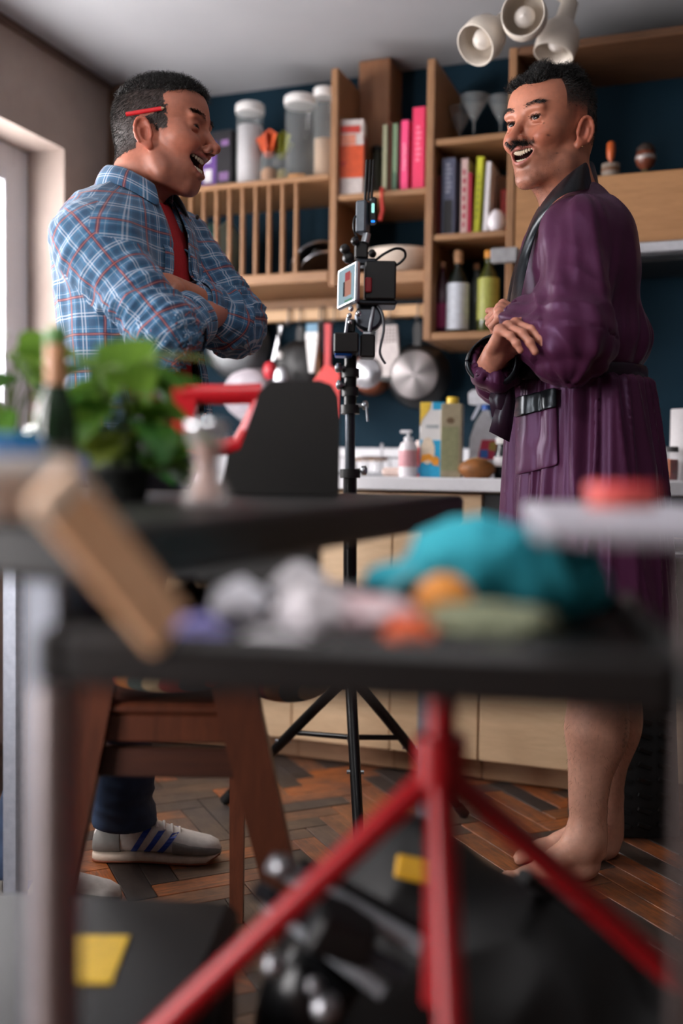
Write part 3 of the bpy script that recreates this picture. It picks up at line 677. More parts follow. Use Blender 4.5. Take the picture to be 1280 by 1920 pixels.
part('glass', MB().lathe([(.024, 0), (.026, .004), (.026, .065), (.022, .078)], n=22), CLR, t)
part('contents', MB().lathe([(.022, .003), (.0235, .03), (.0235, .058), (.01, .06)], n=20), mat('red_preserve', (140, 44, 50), .4, var=.4), t)
part('lid', MB().lathe([(.024, .079), (.024, .092), (.022, .094)], n=20), DSTEEL, t)
part('tag', MB().bx(-.004, .004, -.0285, -.0268, .01, .06, 0), mat('salmon_tag', (222, 142, 110), .5), t)
t = thing('kitchen_roll', 'white kitchen roll standing at the right picture edge', 'paper roll', (X_(1290, 2.95, .95), 2.95, ZW))
part('roll', MB().lathe([(.048, .0), (.05, .003), (.05, .2), (.018, .201), (.018, .19)], n=28), PAPER, t)
part('core', MB().lathe([(.0178, .02), (.0178, .199)], n=16), mat('card_core', (150, 120, 90), .8), t)

# ------------------------------------------------------------------ black bin, ceiling spots
p = atz(1165, 1548, 0)
t = thing('waste_bin', 'tall black textured bin with blue rim behind the bare legs', 'bin', (p.x, p.y+.015, 0.001), TH)
def taper(b, h, ch=.02): return b
m = MB(); n = 32
def rr(hw, hd, z, k=.25):
    out = []
    for i in range(n):
        a = 2*math.pi*i/n; ca, sa = math.cos(a), math.sin(a); out.append((hw*math.copysign(abs(ca)**k, ca), hd*math.copysign(abs(sa)**k, sa), z))
    return out
loft(m, [rr(.125, .10, 0), rr(.125, .10, .01), rr(.107, .085, .372), rr(.10, .08, .372), rr(.10, .08, .30)])
part('tub', m, mat('black_ribbed_rubber', (20, 22, 24), .6, bump=.6, vs_=30), t)
m = MB()
for i in range(4):
    for j in range(9): m.box((-.075+i*.05, -.103+.0016*j, .03+j*.037), (.036, .006, .012), Euler((.0, R_(18), 0)), .002)
part('rib_pattern', m, mat('black_ribs', (26, 28, 30), .55), t)
m = MB(); loft(m, [rr(.111, .089, .373), rr(.114, .092, .376), rr(.114, .092, .386), rr(.104, .084, .388), rr(.102, .082, .374)])
part('blue_rim', m, mat('bright_blue_plastic', (20, 120, 190), .4), t)

def spotlamp(base, dirs):
    t = thing('ceiling_spotlight', 'cream cluster of spotlights with bell shades hanging from the ceiling', 'lamp', base)
    CR = mat('cream_lamp_enamel', (206, 196, 184), .4, var=.03); b = Vector(base)
    part('canopy', MB().lathe([(.055, 2.299-b.z), (.055, 2.284-b.z), (.02, 2.27-b.z)], n=28), CR, t)
    part('stem', MB().cyl((0, 0, 2.27-b.z), (0, 0, .0), .012, n=12).ell((0, 0, 0), (.03, .03, .03)), CR, t)
    part('wood_slat', MB().box((-.045, .0, (2.27-b.z)/2+.05), (.03, .012, 2.27-b.z-.04), None, .002), OAK, t)
    part('cable', MB().tube([(-.03, -.03, .12), (0, -.045, .10), (.025, -.04, .125), (.05, -.03, .115), (.045, -.02, .14), (.02, -.01, .16)], .005, 6), BLK, t)
    for (e, ax) in dirs:
        e = Vector(e)-b; a = Vector(ax).normalized()
        sh = part('shade', MB().lathe([(.020, -.085), (.024, -.08), (.026, -.03), (.034, -.018), (.052, .0), (.060, .03), (.057, .075), (.053, .0755), (.055, .03), (.046, .004), (.02, -.01)], c=e, axis=a, n=36), CR, t)
        part('bulb', MB().lathe([(.012, -.01), (.014, .0), (.026, .022), (.028, .038), (.020, .055), (.001, .062)], c=e, axis=a, n=20), mat('opal_bulb', (216, 208, 200), .25, var=.02), sh)
        part('arm', MB().tube([(0, 0, 0), (e-a*.085)*.55+Vector((0, 0, .02)), e-a*.08], .011, 10), CR, t)
DL = 2.72
def cax(r, u, f): return tuple(RR*r+UU*u+F*f)
spotlamp(at(968, -25, DL+.03), [(at(918, 62, DL), cax(-.55, -.62, -.42)), (at(986, 38, DL-.07), cax(-.28, -.22, -.93)), (at(1052, 56, DL+.05), cax(-.30, -.93, -.05))])
# ------------------------------------------------------------------ signed-distance modelling for bodies and cloth
from mathutils import noise as mnoise
def ell(c, r, R=None):
    c = np.array(c, np.float32); r = np.array(r, np.float32)
    def f(x, y, z):
        x, y, z = x-c[0], y-c[1], z-c[2]
        if R is not None: x, y, z = (R[0][i]*x+R[1][i]*y+R[2][i]*z for i in range(3))
        k0 = np.sqrt((x/r[0])**2+(y/r[1])**2+(z/r[2])**2); k1 = np.sqrt((x/r[0]**2)**2+(y/r[1]**2)**2+(z/r[2]**2)**2)
        return k0*(k0-1)/np.maximum(k1, 1e-6)
    m = float(max(r)); f.lo = c-m; f.hi = c+m; return f
def cap(a, b, ra, rb=None):
    a = np.array(a, np.float32); b = np.array(b, np.float32); rb = ra if rb is None else rb; ab = b-a; L2 = float(ab@ab)+1e-12
    def f(x, y, z):
        x, y, z = x-a[0], y-a[1], z-a[2]; t = np.clip((x*ab[0]+y*ab[1]+z*ab[2])/L2, 0, 1)
        return np.sqrt((x-t*ab[0])**2+(y-t*ab[1])**2+(z-t*ab[2])**2)-(ra+(rb-ra)*t)
    m = max(ra, rb); f.lo = np.minimum(a, b)-m; f.hi = np.maximum(a, b)+m; return f
def bent(c, r, bend):
    """ellipsoid whose ends curl upward (a grin)"""
    c = np.array(c, np.float32); r = np.array(r, np.float32)
    def f(x, y, z):
        x, y = x-c[0], y-c[1]; z = z-c[2]-bend*x*x
        k0 = np.sqrt((x/r[0])**2+(y/r[1])**2+(z/r[2])**2); k1 = np.sqrt((x/r[0]**2)**2+(y/r[1]**2)**2+(z/r[2]**2)**2)
        return k0*(k0-1)/np.maximum(k1, 1e-6)
    m = float(max(r)); f.lo = c-m; f.hi = c+m; return f
def smin(a, b, k):
    h = np.clip(.5+.5*(b-a)/k, 0, 1); return b*(1-h)+a*h-k*h*(1-h)
class Sdf:
    def __init__(s, lo, hi, h):
        s.h = h; s.ax = [np.arange(l, u+h, h, dtype=np.float32) for l, u in zip(lo, hi)]
        s.V = np.full([len(a) for a in s.ax], .5, np.float32)
    def ap(s, f, k, op):
        m = k+3*s.h; sl = []; 
        for i in range(3):
            a = s.ax[i]; i0 = int(np.searchsorted(a, f.lo[i]-m)); i1 = int(np.searchsorted(a, f.hi[i]+m)); sl.append(slice(i0, i1))
            if i1-i0 < 1: return
        sl = tuple(sl); x = s.ax[0][sl[0]][:, None, None]; y = s.ax[1][sl[1]][None, :, None]; z = s.ax[2][sl[2]][None, None, :]
        d = f(x, y, z).astype(np.float32); v = s.V[sl]
        s.V[sl] = smin(v, d, k) if op == 'u' else -smin(-v, d, k)
    def u(s, f, k=.01): s.ap(f, k, 'u'); return s
    def s(s_, f, k=.005): s_.ap(f, k, 's'); return s_
    def cut_below(s, axis, val):
        sh = [1, 1, 1]; sh[axis] = -1; s.V = np.maximum(s.V, (val-s.ax[axis]).reshape(sh)); return s
    def cut_above(s, axis, val):
        sh = [1, 1, 1]; sh[axis] = -1; s.V = np.maximum(s.V, (s.ax[axis]-val).reshape(sh)); return s
    def mesh(s, smooth=1):
        V = s.V; nx, ny, nz = V.shape; ins = V < 0
        c = [ins[i:nx-1+i, j:ny-1+j, k:nz-1+k] for i in (0, 1) for j in (0, 1) for k in (0, 1)]
        al = c[0].copy(); an = c[0].copy()
        for q in c[1:]: al &= q; an |= q
        act = an & ~al; I, J, K = np.nonzero(act); n = len(I)
        idx = np.full(act.shape, -1, np.int32); idx[I, J, K] = np.arange(n)
        P = np.zeros((n, 3)); cnt = np.zeros(n)
        off = [(i, j, k) for i in (0, 1) for j in (0, 1) for k in (0, 1)]
        cv = [V[I+o[0], J+o[1], K+o[2]] for o in off]
        for a in range(8):
            for b in range(a+1, 8):
                df = [off[b][q]-off[a][q] for q in range(3)]
                if sum(map(abs, df)) != 1: continue
                m = (cv[a] < 0) != (cv[b] < 0); t = np.where(m, cv[a]/np.where(m, cv[a]-cv[b], 1), 0)
                for q in range(3): P[:, q] += np.where(m, off[a][q]+t*df[q], 0)
                cnt += m
        P /= cnt[:, None]; P += np.stack([I, J, K], 1)
        P = P*s.h+np.array([a[0] for a in s.ax])
        Q = []
        for ax in range(3):
            b, c2 = (ax+1) % 3, (ax+2) % 3
            lo = [slice(None)]*3; hi = [slice(None)]*3; lo[ax] = slice(0, -1); hi[ax] = slice(1, None)
            A, B = ins[tuple(lo)], ins[tuple(hi)]; m = A != B; e = np.array(np.nonzero(m)).T
            ok = (e[:, b] > 0) & (e[:, c2] > 0) & (e[:, b] < V.shape[b]-1) & (e[:, c2] < V.shape[c2]-1); e = e[ok]
            fl = A[tuple(e.T)]
            def g(db, dc):
                q = e.copy(); q[:, b] += db; q[:, c2] += dc; return idx[tuple(q.T)]
            q = np.stack([g(-1, -1), g(0, -1), g(0, 0), g(-1, 0)], 1); q[~fl] = q[~fl][:, ::-1]; Q.append(q)
        Q = np.concatenate(Q); Q = Q[(Q >= 0).all(1)]
        for _ in range(smooth):
            S = np.zeros_like(P); C = np.zeros(n)
            for i in range(4):
                a, b = Q[:, i], Q[:, (i+1) % 4]
                for w_ in range(3): S[:, w_] += np.bincount(a, P[b, w_], n)+np.bincount(b, P[a, w_], n)
                C += np.bincount(a, minlength=n)+np.bincount(b, minlength=n)
            P = P*.5+.5*S/np.maximum(C, 1)[:, None]
        return P, Q
def vnormals(P, Q):
    fn = np.cross(P[Q[:, 2]]-P[Q[:, 0]], P[Q[:, 3]]-P[Q[:, 1]]); N = np.zeros_like(P)
    for i in range(4):
        for w_ in range(3): N[:, w_] += np.bincount(Q[:, i], fn[:, w_], len(P))
    return N/np.maximum(np.linalg.norm(N, axis=1), 1e-9)[:, None]
def joinm(ms):
    P = []; Q = []; o = 0
    for p, q in ms: P.append(p); Q.append(q+o); o += len(p)
    return np.concatenate(P), np.concatenate(Q)
def npmesh(name, P, Q, col=None, uv=None):
    me = bpy.data.meshes.new(name); me.from_pydata(P.tolist(), [], Q.tolist())
    me.polygons.foreach_set('use_smooth', [True]*len(me.polygons))
    if col is not None:
        a = me.color_attributes.new('tone', 'FLOAT_COLOR', 'POINT'); a.data.foreach_set('color', np.concatenate([col, np.ones((len(col), 1))], 1).astype(np.float32).ravel())
    if uv is not None:
        l = me.uv_layers.new(name='weave'); l.data.foreach_set('uv', uv.astype(np.float32).ravel())
    return me
def fbm(P, sc, seed=0.0, oct_=2):
    return np.array([mnoise.fractal(Vector((p[0]*sc[0]+seed, p[1]*sc[1]-seed, p[2]*sc[2]+2*seed)), 1.0, 2.0, oct_) for p in P])
def ridge(P, sc, seed=0.0):
    return 1-np.abs(np.array([mnoise.noise(Vector((p[0]*sc[0]+seed, p[1]*sc[1]-seed, p[2]*sc[2]+2*seed))) for p in P]))*2
def sstep(a, b, x): t = np.clip((x-a)/(b-a), 0, 1); return t*t*(3-2*t)

# ------------------------------------------------------------------ head: x = person's right, y = forward, z = up, origin between the ear canals
def head_sdf(pr):
    h = pr.get('h', .0016); dj = pr['jaw']; sm = pr['smile']
    s = Sdf((-.098, -.128, pr.get('zlo', -.165)), (.098, .142, .142), h)
    s.u(ell((0, -.012, .046), (.0745, .0965, .084)), .01)
    s.u(ell((0, .030, .055), (.063, .058, .054)), .03)
    s.u(ell((0, .034, -.02), (.058, .055, .068)), .03)
    s.u(ell((0, -.035, -.005), (.062, .062, .06)), .03)
    for q in (-1, 1):
        s.u(ell((q*.025, .0795, .036), (.026, .0115, .0095)), .014)
        s.u(ell((q*.047, .052, -.006), (.021, .026, .019)), .02)
        s.u(ell((q*.037, .0705, -.020+.004*sm), (.0185, .017+.003*sm, .0165)), .014)
        s.u(cap((q*.053, .004, -.045-dj*.3), (q*.047, .018, -.070-dj*.6), .018, .019), .022)
        s.u(cap((q*.047, .018, -.066-dj*.6), (q*.014, .068-dj+pr.get('cy', 0), -.093-dj+pr.get('cz', 0)), .019, .0150), .024)
    s.u(ell((0, .036, -.060-dj*.7), (.044, .044, .038)), .02)
    s.u(ell((0, .0755-dj+pr.get('cy', 0), -.096-dj+pr.get('cz', 0)), (.019, .0130, .0130)), .020)
    my = pr.get('my', 0.0)
    s.u(ell((0, .072+my, -.047), (.034, .0225, .024)), .016)
    # neck
    for a, b, ra, rb in pr['neck']: s.u(cap(a, b, ra, rb), .022)
    # sockets, nose
    for q in (-1, 1): s.s(ell((q*.0325, .0965, .0165), (.0175, .0155, .0115)), .013)
    s.u(cap((0, .0845, .026), (0, .1085+pr.get('nd', (0, 0))[0], -.014+pr.get('nd', (0, 0))[1]), .0068, .0095), .010)
    nd = pr.get('nd', (0, 0)); s.u(ell((0, .1115+nd[0], -.0190+nd[1]), (.0112, .0120, .0100)), .008)
    for q in (-1, 1):
        s.u(ell((q*.0128, .1000, -.0215), (.0080, .0105, .0082)), .006)
        s.s(ell((q*.0066, .1075, -.0285), (.0042, .0062, .0040)), .002)
    # lids
    ez = pr.get('ez', .018)
    for q in (-1, 1):
        s.u(ell((q*.0318, .0720, ez), (.0148, .0146, .0140)), .006)
        o = pr['open']
        if o > 0: s.s(ell((q*.0318, .0885, ez-.0006), (.0128, .0150, .0052*o)), .0015)
        if pr.get('crows'):
            for dz, L in ((.004, .020), (-.002, .024), (-.008, .020)):
                s.s(cap((q*.050, .066, ez+dz*.6), (q*.060, .066-L*.75, ez+dz*1.6), .0012, .0006), .004)
        if pr.get('bags'): s.s(cap((q*.020, .087, ez-.0125), (q*.043, .0765, ez-.0135), .0014), .005)
        s.s(cap((q*.020, .0985, -.018), (q*(.039+.005*sm), .078, -.052), .0020, .0036), .008)
    # lips and open mouth
    mz, mw, mh = pr['mz'], pr['mw'], pr['mh']; bend = pr['bend']
    def lipchain(z0, y0, r, sag):
        pts = []
        for t in np.linspace(-1, 1, 9):
            x = t*mw*1.06; pts.append((x, y0-pr.get('arc', 16.5)*x*x, mz+bend*x*x+(z0+sag)*(1-t*t)))
        for i in range(8): s.u(cap(pts[i], pts[i+1], r*(.55+.45*(1-abs(-1+i*.25))), r*(.55+.45*(1-abs(-1+(i+1)*.25)))), .006)
    lipchain(mh+.0015, .0985+my, .0046, 0); lipchain(-mh-.0026, .0925+my, .0054, 0)
    s.s(bent((0, .090+my, mz), (mw, .034, mh), bend), .003)
    # ears
    for q in (-1, 1):
        Rz = np.array(Euler((R_(12), 0, q*R_(22))).to_matrix()); c0 = np.array((q*.0800, -.0105, -.0045))
        def E(x, y, z): return c0+Rz@np.array((x*q, y, z))
        s.u(ell(E(0, 0, 0), (.0055, .0175, .030), Rz), .006)
        s.u(ell(E(-.001, .006, -.027), (.0050, .0085, .0095), Rz), .005)
        s.s(ell(E(.0055, .004, -.004), (.0066, .0095, .0150), Rz), .003)
        s.s(ell(E(.0058, -.001, .014), (.0046, .0085, .0085), Rz), .003)
        pts = [E(.003, .0125*math.cos(a)*1.25-.001, .0265*math.sin(a)) for a in np.linspace(-.1, 3.9, 11)]
        for i in range(10): s.u(cap(pts[i], pts[i+1], .0030), .003)
        s.u(ell(E(.002, .0145, -.006), (.0035, .0042, .0065), Rz), .004)
    return s
def teeth(pr, upper=True):
    m = MB(); mz, mw, mh, bend = pr['mz'], pr['mw'], pr['mh'], pr['bend']
    n = 10; 
    for i in range(n):
        t = (i+.5)/n*2-1; x = t*mw*.92; w_ = mw*.92*2/n*.49; y = .0915+pr.get('my', 0.0)-13.5*x*x
        if upper:
            z1 = mz+bend*x*x*.9+mh*.98; L = .0105*(1-.28*abs(t)); z0 = z1-L
        else:
            z0 = mz+bend*x*x*.9-mh*.95-pr.get('lowt', 0); L = .0085*(1-.15*abs(t)); z1 = z0+L; y -= .002
        a = math.atan(27*x)
        m.box((x, y, (z0+z1)/2), (w_*2, .006, L), Euler((0, 0, -a)), .0022)
    return m
def strands(P, N, lenf, dirf, wid, segs=3, jit=.25, curl=0.0, seed=3):
    """thin tapering hair ribbons rooted on points P"""
    rg = np.random.default_rng(seed); n = len(P); L = lenf(P)*(1+rg.uniform(-.35, .25, n)); D = dirf(P, N)+rg.normal(0, jit, (n, 3)); D /= np.linalg.norm(D, axis=1)[:, None]
    side = np.cross(D, rg.normal(0, 1, (n, 3))); side /= np.linalg.norm(side, axis=1)[:, None]
    ph = rg.uniform(0, 6.28, n); B = np.cross(D, side); V = []
    for k in range(segs+1):
        t = k/segs; p = P-N*.001+D*(L*t)[:, None]+(side*np.cos(ph+t*5)[:, None]+B*np.sin(ph+t*5)[:, None])*(curl*t)*L[:, None]
        p = p-np.array([0, 0, 1])*(L*t*t*.12)[:, None]
        w_ = wid*(1-.8*t); V.append(p-side*w_); V.append(p+side*w_)
    V = np.stack(V, 1).reshape(-1, 3); k2 = 2*(segs+1); base = np.arange(n)*k2; Q = []
    for k in range(segs): Q.append(np.stack([base+2*k, base+2*k+1, base+2*k+3, base+2*k+2], 1))
    return V, np.concatenate(Q)
def sample(P, N, mask, n, seed=1):
    rg = np.random.default_rng(seed); I = np.nonzero(mask)[0]
    i = rg.choice(I, n); return P[i]+rg.normal(0, .0009, (n, 3)), N[i]
def skinmat(name):
    s = NT(name); a = s.n('ShaderNodeAttribute', attribute_name='tone'); v = s.coord()
    n = s.noise(v, 90, 4); n2 = s.noise(v, 700, 2)
    c = s.mix(.35, a.outputs['Color'], s.ramp(n, [(.35, (.62, .62, .62)), (.65, (1, 1, 1))]), 'MULTIPLY')
    s.set(Base_Color=c, Roughness=s.ramp(n, [(.3, (.40,)*3), (.7, (.55,)*3)]), Subsurface_Weight=.12, Subsurface_Radius=(.012, .004, .002))
    s.b.inputs['Subsurface Scale'].default_value = .5
    s.bump(n2, .18, .0006); return s.m
def hairmat(name, dark, light):
    s = NT(name); g = s.n('ShaderNodeNewGeometry')
    s.set(Base_Color=s.ramp(g.outputs['Random Per Island'], [(0, lin(dark)), (.72, lin(dark)), (1, lin(light))]), Roughness=.6); return s.m
# ------------------------------------------------------------------ hand: returns primitives for Sdf
def hand_prims(w, fwd, back, curls, spread=.10, sc=1.0, right=True, thumb=(.5, .3)):
    """w wrist, fwd towards the fingers, back = normal of the back of the hand"""
    f = Vector(fwd).normalized(); b = Vector(back); b = (b-f*b.dot(f)).normalized(); s = f.cross(b)
    if right: s = -s                  # s points to the thumb side
    w = Vector(w); out = []
    def pt(a, c, d): return w+(f*a+s*c+b*d)*sc
    Rm = np.array([[f.x, s.x, b.x], [f.y, s.y, b.y], [f.z, s.z, b.z]])
    out.append((cap(pt(-.03, 0, 0), pt(.012, .0, 0), .025*sc, .026*sc), .012))
    out.append((ell(pt(.045, .002, -.002), (.048*sc, .040*sc, .0145*sc), Rm), .014))
    out.append((ell(pt(.030, .024, -.010), (.032*sc, .018*sc, .014*sc), Rm), .012))
    tips = []
    for i, (c, L, r) in enumerate(((.030, .076, .0088), (.010, .085, .0092), (-.011, .080, .0088), (-.031, .062, .0078))):
        p = pt(.084-.0035*abs(i-1.2), c, .0); an = spread*(1.2-i); seg = [.45, .30, .25]; ang = 0; q = p
        out.append((cap(pt(.030, c*.75, .002), p, .0105*sc, (r+.0022)*sc), .008))
        out.append((ell(p+b*.003*sc, (.0105*sc,)*3), .006))
        for k in range(3):
            ang += curls[i][k]; d = (f*math.cos(ang)-b*math.sin(ang)); d = (d+s*an*math.cos(ang)).normalized(); q2 = q+d*(L*seg[k]*sc)
            out.append((cap(q, q2, (r-.0006*k)*sc, (r-.0006*(k+1))*sc), .0030))
            if k < 2: out.append((ell(q2, ((r+.0004)*sc,)*3), .003))
            q = q2
        tips.append((q, d, b))
    # thumb leaves the side of the palm near its base
    p0 = pt(.018, .030, -.006); d1 = (f*.72+s*thumb[0]-b*.25).normalized(); p1 = p0+d1*.040*sc; d2 = (f*.92+s*thumb[1]-b*.30).normalized(); p2 = p1+d2*.032*sc; d3 = (f*1.0+s*thumb[1]*.4-b*.35).normalized(); p3 = p2+d3*.025*sc
    out += [(cap(p0, p1, .0135*sc, .0115*sc), .010), (cap(p1, p2, .0108*sc, .0100*sc), .004), (cap(p2, p3, .0100*sc, .0085*sc), .003)]
    tips.append((p3, d3, (b+s).normalized()))
    return out, tips
# ------------------------------------------------------------------ cloth coordinates along limbs
class Limb:
    def __init__(s, pts, rs, away=(0, 1, 0)):
        s.p = [np.array(p, float) for p in pts]; s.r = rs; s.seg = []; v = 0; ref = np.array(away, float)
        for i in range(len(pts)-1):
            a, b = s.p[i], s.p[i+1]; L = np.linalg.norm(b-a); d = (b-a)/L; ref = ref-d*(ref@d); ref /= np.linalg.norm(ref)
            s.seg.append((a, d, L, v, -ref, np.cross(d, -ref))); v += L
    def prims(s): return [cap(s.p[i], s.p[i+1], s.r[i], s.r[i+1]) for i in range(len(s.seg))]
    def nearest(s, C):
        D = []
        for i, (a, d, L, v, e1, e2) in enumerate(s.seg):
            q = C-a; t = np.clip(q@d, 0, L); D.append(np.linalg.norm(q-t[:, None]*d, axis=1)-(s.r[i]+(s.r[i+1]-s.r[i])*t/L))
        D = np.array(D); return D.argmin(0), D.min(0)
    def coords(s, Pt, k):
        """along, angle for points with segment index k"""
        al = np.zeros(len(Pt)); an = np.zeros(len(Pt))
        for i, (a, d, L, v, e1, e2) in enumerate(s.seg):
            m = k == i; q = Pt[m]-a; al[m] = v+q@d; an[m] = np.arctan2(q@e2, q@e1)
        return al, an

def ellcone(c0, c1, a0, b0, a1, b1, R, p=1.0):
    """upright elliptical cone between two heights, axes turned by R"""
    c0 = np.array(c0, np.float32); c1 = np.array(c1, np.float32); R = np.array(R, np.float32)
    def f(x, y, z):
        t = np.clip((z-c0[2])/(c1[2]-c0[2]), 0, 1); dx = x-(c0[0]+(c1[0]-c0[0])*t); dy = y-(c0[1]+(c1[1]-c0[1])*t)
        u, v = dx*R[0, 0]+dy*R[1, 0], dx*R[0, 1]+dy*R[1, 1]; tp_ = t**p; a = a0+(a1-a0)*tp_; b = b0+(b1-b0)*tp_
        k0 = np.sqrt((u/a)**2+(v/b)**2); d = (k0-1)*np.minimum(a, b)
        zz = np.maximum(z-max(c0[2], c1[2]), min(c0[2], c1[2])-z); return np.maximum(d, zz)
    m = max(a0, a1, b0, b1); f.lo = np.minimum(c0, c1)-np.array((m, m, 0)); f.hi = np.maximum(c0, c1)+np.array((m, m, 0)); return f
# ------------------------------------------------------------------ people
SKIN = skinmat('skin')
def local(base):
    """person frame: x = picture right, y = away from the camera, z = up"""
    Mi = (Matrix.Translation(Vector(base)) @ Matrix.Rotation(TH, 4, 'Z')).inverted()
    return lambda px, py, d: np.array(Mi @ at(px, py, d)), lambda px, py, z=0: np.array(Mi @ atz(px, py, z))
def to_frame(P, c, f, up):
    """head-local points to person frame; f facing, up vector"""
    f = np.array(f, float); f /= np.linalg.norm(f); up = np.array(up, float); up -= f*(up@f); up /= np.linalg.norm(up); r = np.cross(f, up)
    return P@np.array([r, f, up])+np.array(c)
def from_frame(p, c, f, up):
    f = np.array(f, float); f /= np.linalg.norm(f); up = np.array(up, float); up -= f*(up@f); up /= np.linalg.norm(up); r = np.cross(f, up)
    return np.array([r, f, up])@(np.array(p)-np.array(c))
def face_tones(P, pr, base, lip=(.42, .12, .10)):
    n = len(P); col = np.tile(np.array(base), (n, 1)); x, y, z = P.T
    def blend(m, c): 
        nonlocal col
        col = col*(1-m[:, None])+np.array(c)*m[:, None]
    nz = np.array([mnoise.noise(Vector(p*60)) for p in P])
    red = np.exp(-(((np.abs(x)-.042)/.02)**2+((z+.02)/.02)**2))*sstep(.02, .06, y)+np.exp(-((x/.014)**2+((z+.018)/.014)**2))*sstep(.09, .11, y)
    blend(np.clip(red*.55, 0, .6), np.array(base)*np.array((1.0, .70, .66)))
    blend(sstep(.066, .078, np.abs(x))*(z > -.04)*(z < .045)*(y < .015)*.55, np.array(base)*np.array((1.0, .62, .58)))
    # beard shadow
    st = sstep(-.030, -.055, z)*sstep(-.02, .02, y)*(1-sstep(.055, .075, np.abs(x))*0)*pr['stubble']*(1-sstep(-.13, -.155, z))
    st *= np.clip(.75+.5*nz, 0, 1); blend(st, pr['stubc'])
    ms = np.exp(-((np.abs(z-(pr['mz']+pr['mh']+.012))/.007)**2))*(np.abs(x) < .034)*(y > .07)*pr['stubble']; blend(ms*.8, pr['stubc'])
    # lips, mouth interior
    mz, mw, mh, bend = pr['mz'], pr['mw'], pr['mh'], pr['bend']; zz = z-mz-bend*x*x
    q = np.sqrt((x/(mw*1.1))**2+(zz/(mh+.0075))**2); blend((1-sstep(.88, 1.05, q))*(y > .068)*.8, lip)
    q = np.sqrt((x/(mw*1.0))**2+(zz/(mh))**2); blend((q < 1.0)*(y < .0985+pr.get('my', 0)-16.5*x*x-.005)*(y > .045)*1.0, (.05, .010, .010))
    return col
def hair_tone(col, m, c): return col*(1-m[:, None])+np.array(c)*m[:, None]
def eyeball(px, pr, sc, c, f, up, parent, look, name='eye'):
    e = to_frame(np.array([[px, .0722, pr.get('ez', .018)]])*sc, c, f, up)[0]; look = Vector(look).normalized(); r = .0124*sc
    mb = MB().ell(e, (r, r, r), 18, 12); o = part(name, mb, mat('eye_white', (214, 204, 200), .15, var=.03), parent)
    part('iris', MB().lathe([(.0064*sc, r*.865), (.0066*sc, r*.875), (.0030*sc, r*.975), (.001, r*1.0)], c=e, axis=look, n=18), mat('brown_iris', (38, 26, 20), .1), o)
    part('pupil', MB().lathe([(.0027*sc, r*.985), (.0022*sc, r*1.006), (.0005, r*1.012)], c=e, axis=look, n=14), mat('pupil', (6, 6, 6), .05), o)

# ================================================================== laughing man in the plaid shirt
bA = atz(262, 1665, 0); A = thing('person', 'laughing man in blue plaid shirt with red pencil behind his ear', 'person', bA, TH)
J, JZ = local(bA)
dA = 2.15
prA = dict(jaw=.008, my=-.009, cy=-.008, cz=.010, smile=1.0, open=.36, crows=False, bags=True, mz=-.0535, mw=.0385, mh=.0170, bend=9.5, lowt=-.003, stubble=.40, stubc=(.085, .055, .048))
hcA = J(307, 265, 2.17); fA = (math.cos(R_(12)), -math.sin(R_(12)), -.03); upA = (.02, -.02, 1.0); scA = 1.055
nb = from_frame(J(243, 388, 2.20), hcA, fA, upA); nm = from_frame(J(272, 318, 2.175), hcA, fA, upA)
prA['neck'] = [((0, -.028, -.030), nm, .056, .054), (nm, nb, .054, .062), ((0, .010, -.065), (nm+nb)/2+np.array((0, .004, 0)), .030, .042)]
hP, hQ = head_sdf(prA).mesh(1); hN = vnormals(hP, hQ)
hcol = face_tones(hP, prA, lin((186, 116, 92)))
x, y, z = hP.T; ax = np.abs(x)
def scalpA(x, y, z, j=0.0):
    ax = np.abs(x)
    top = (z > .088-.010*sstep(.03, .09, y)*0+.012*sstep(.0, .055, ax)*0+j)
    side = (z > .012) & (y < .026+.03*(z > .07)*sstep(.07, .088, z))
    burn = (z > .004) & (y < .034) & (y > .010) & (z < .05)
    nape = (z > -.050+.35*np.maximum(0, y+.085)) & (y < -.030)
    ear = (ax > .0735) & (z < .034) & (y > -.045) & (y < .03)
    return (top & (y < .087) | side & (y > -.03) | burn | nape | ((y <= -.03) & (z > -.01))) & ~ear
jn_ = np.array([mnoise.noise(Vector(p*170)) for p in hP])*.006; mk = scalpA(x, y+jn_, z+jn_); fuzz = mk.astype(float)
hcol = hair_tone(hcol, fuzz*.95, (.016, .014, .013))
headA = to_frame(hP*scA, hcA, fA, upA)
# torso, arms (mostly under the shirt) as one coarse body
rs_, ls_ = J(178, 462, 2.04), J(345, 464, 2.34)
re_, le_ = J(301, 619, 1.97), J(427, 604, 2.29)
rw_, lw_ = J(410, 585, 2.22), J(312, 543, 2.085)
LV = ls_-rs_; LV[2] = 0; LV /= np.linalg.norm(LV); FV = np.array([LV[1], -LV[0], 0.0])
Rt = np.array([[LV[0], FV[0], 0], [LV[1], FV[1], 0], [0, 0, 1]])
T0 = lambda py, px=250: J(px, py, 2.185)
def torso_prims(g):
    return [(ell(T0(530, 242), (.172+g, .118+g, .165+g), Rt), .04), (ell(T0(640, 250), (.160+g, .112+g, .17+g), Rt), .05), (ell(T0(470, 226), (.155+g, .10+g, .11+g), Rt), .05),
            (cap(T0(425, 248), rs_+np.array((.03, 0, -.0)), .056+g, .058+g), .05), (cap(T0(425, 252), ls_+np.array((-.03, 0, -.0)), .056+g, .058+g), .05), (ell(T0(800, 256), (.165+g, .12+g, .16+g), Rt), .05)]
bd = Sdf((-.42, -.45, .78), (.42, .40, 1.56), .007)
for f_, k in torso_prims(-.014): bd.u(f_, k)
bd.u(cap(T0(420, 250), J(262, 345, 2.18), .058, .052), .03)
for a, b, ra, rb in ((rs_, re_, .042, .036), (re_, rw_, .042, .032), (ls_, le_, .042, .036)): bd.u(cap(a, b, ra, rb), .03)
bP, bQ = bd.mesh(2)
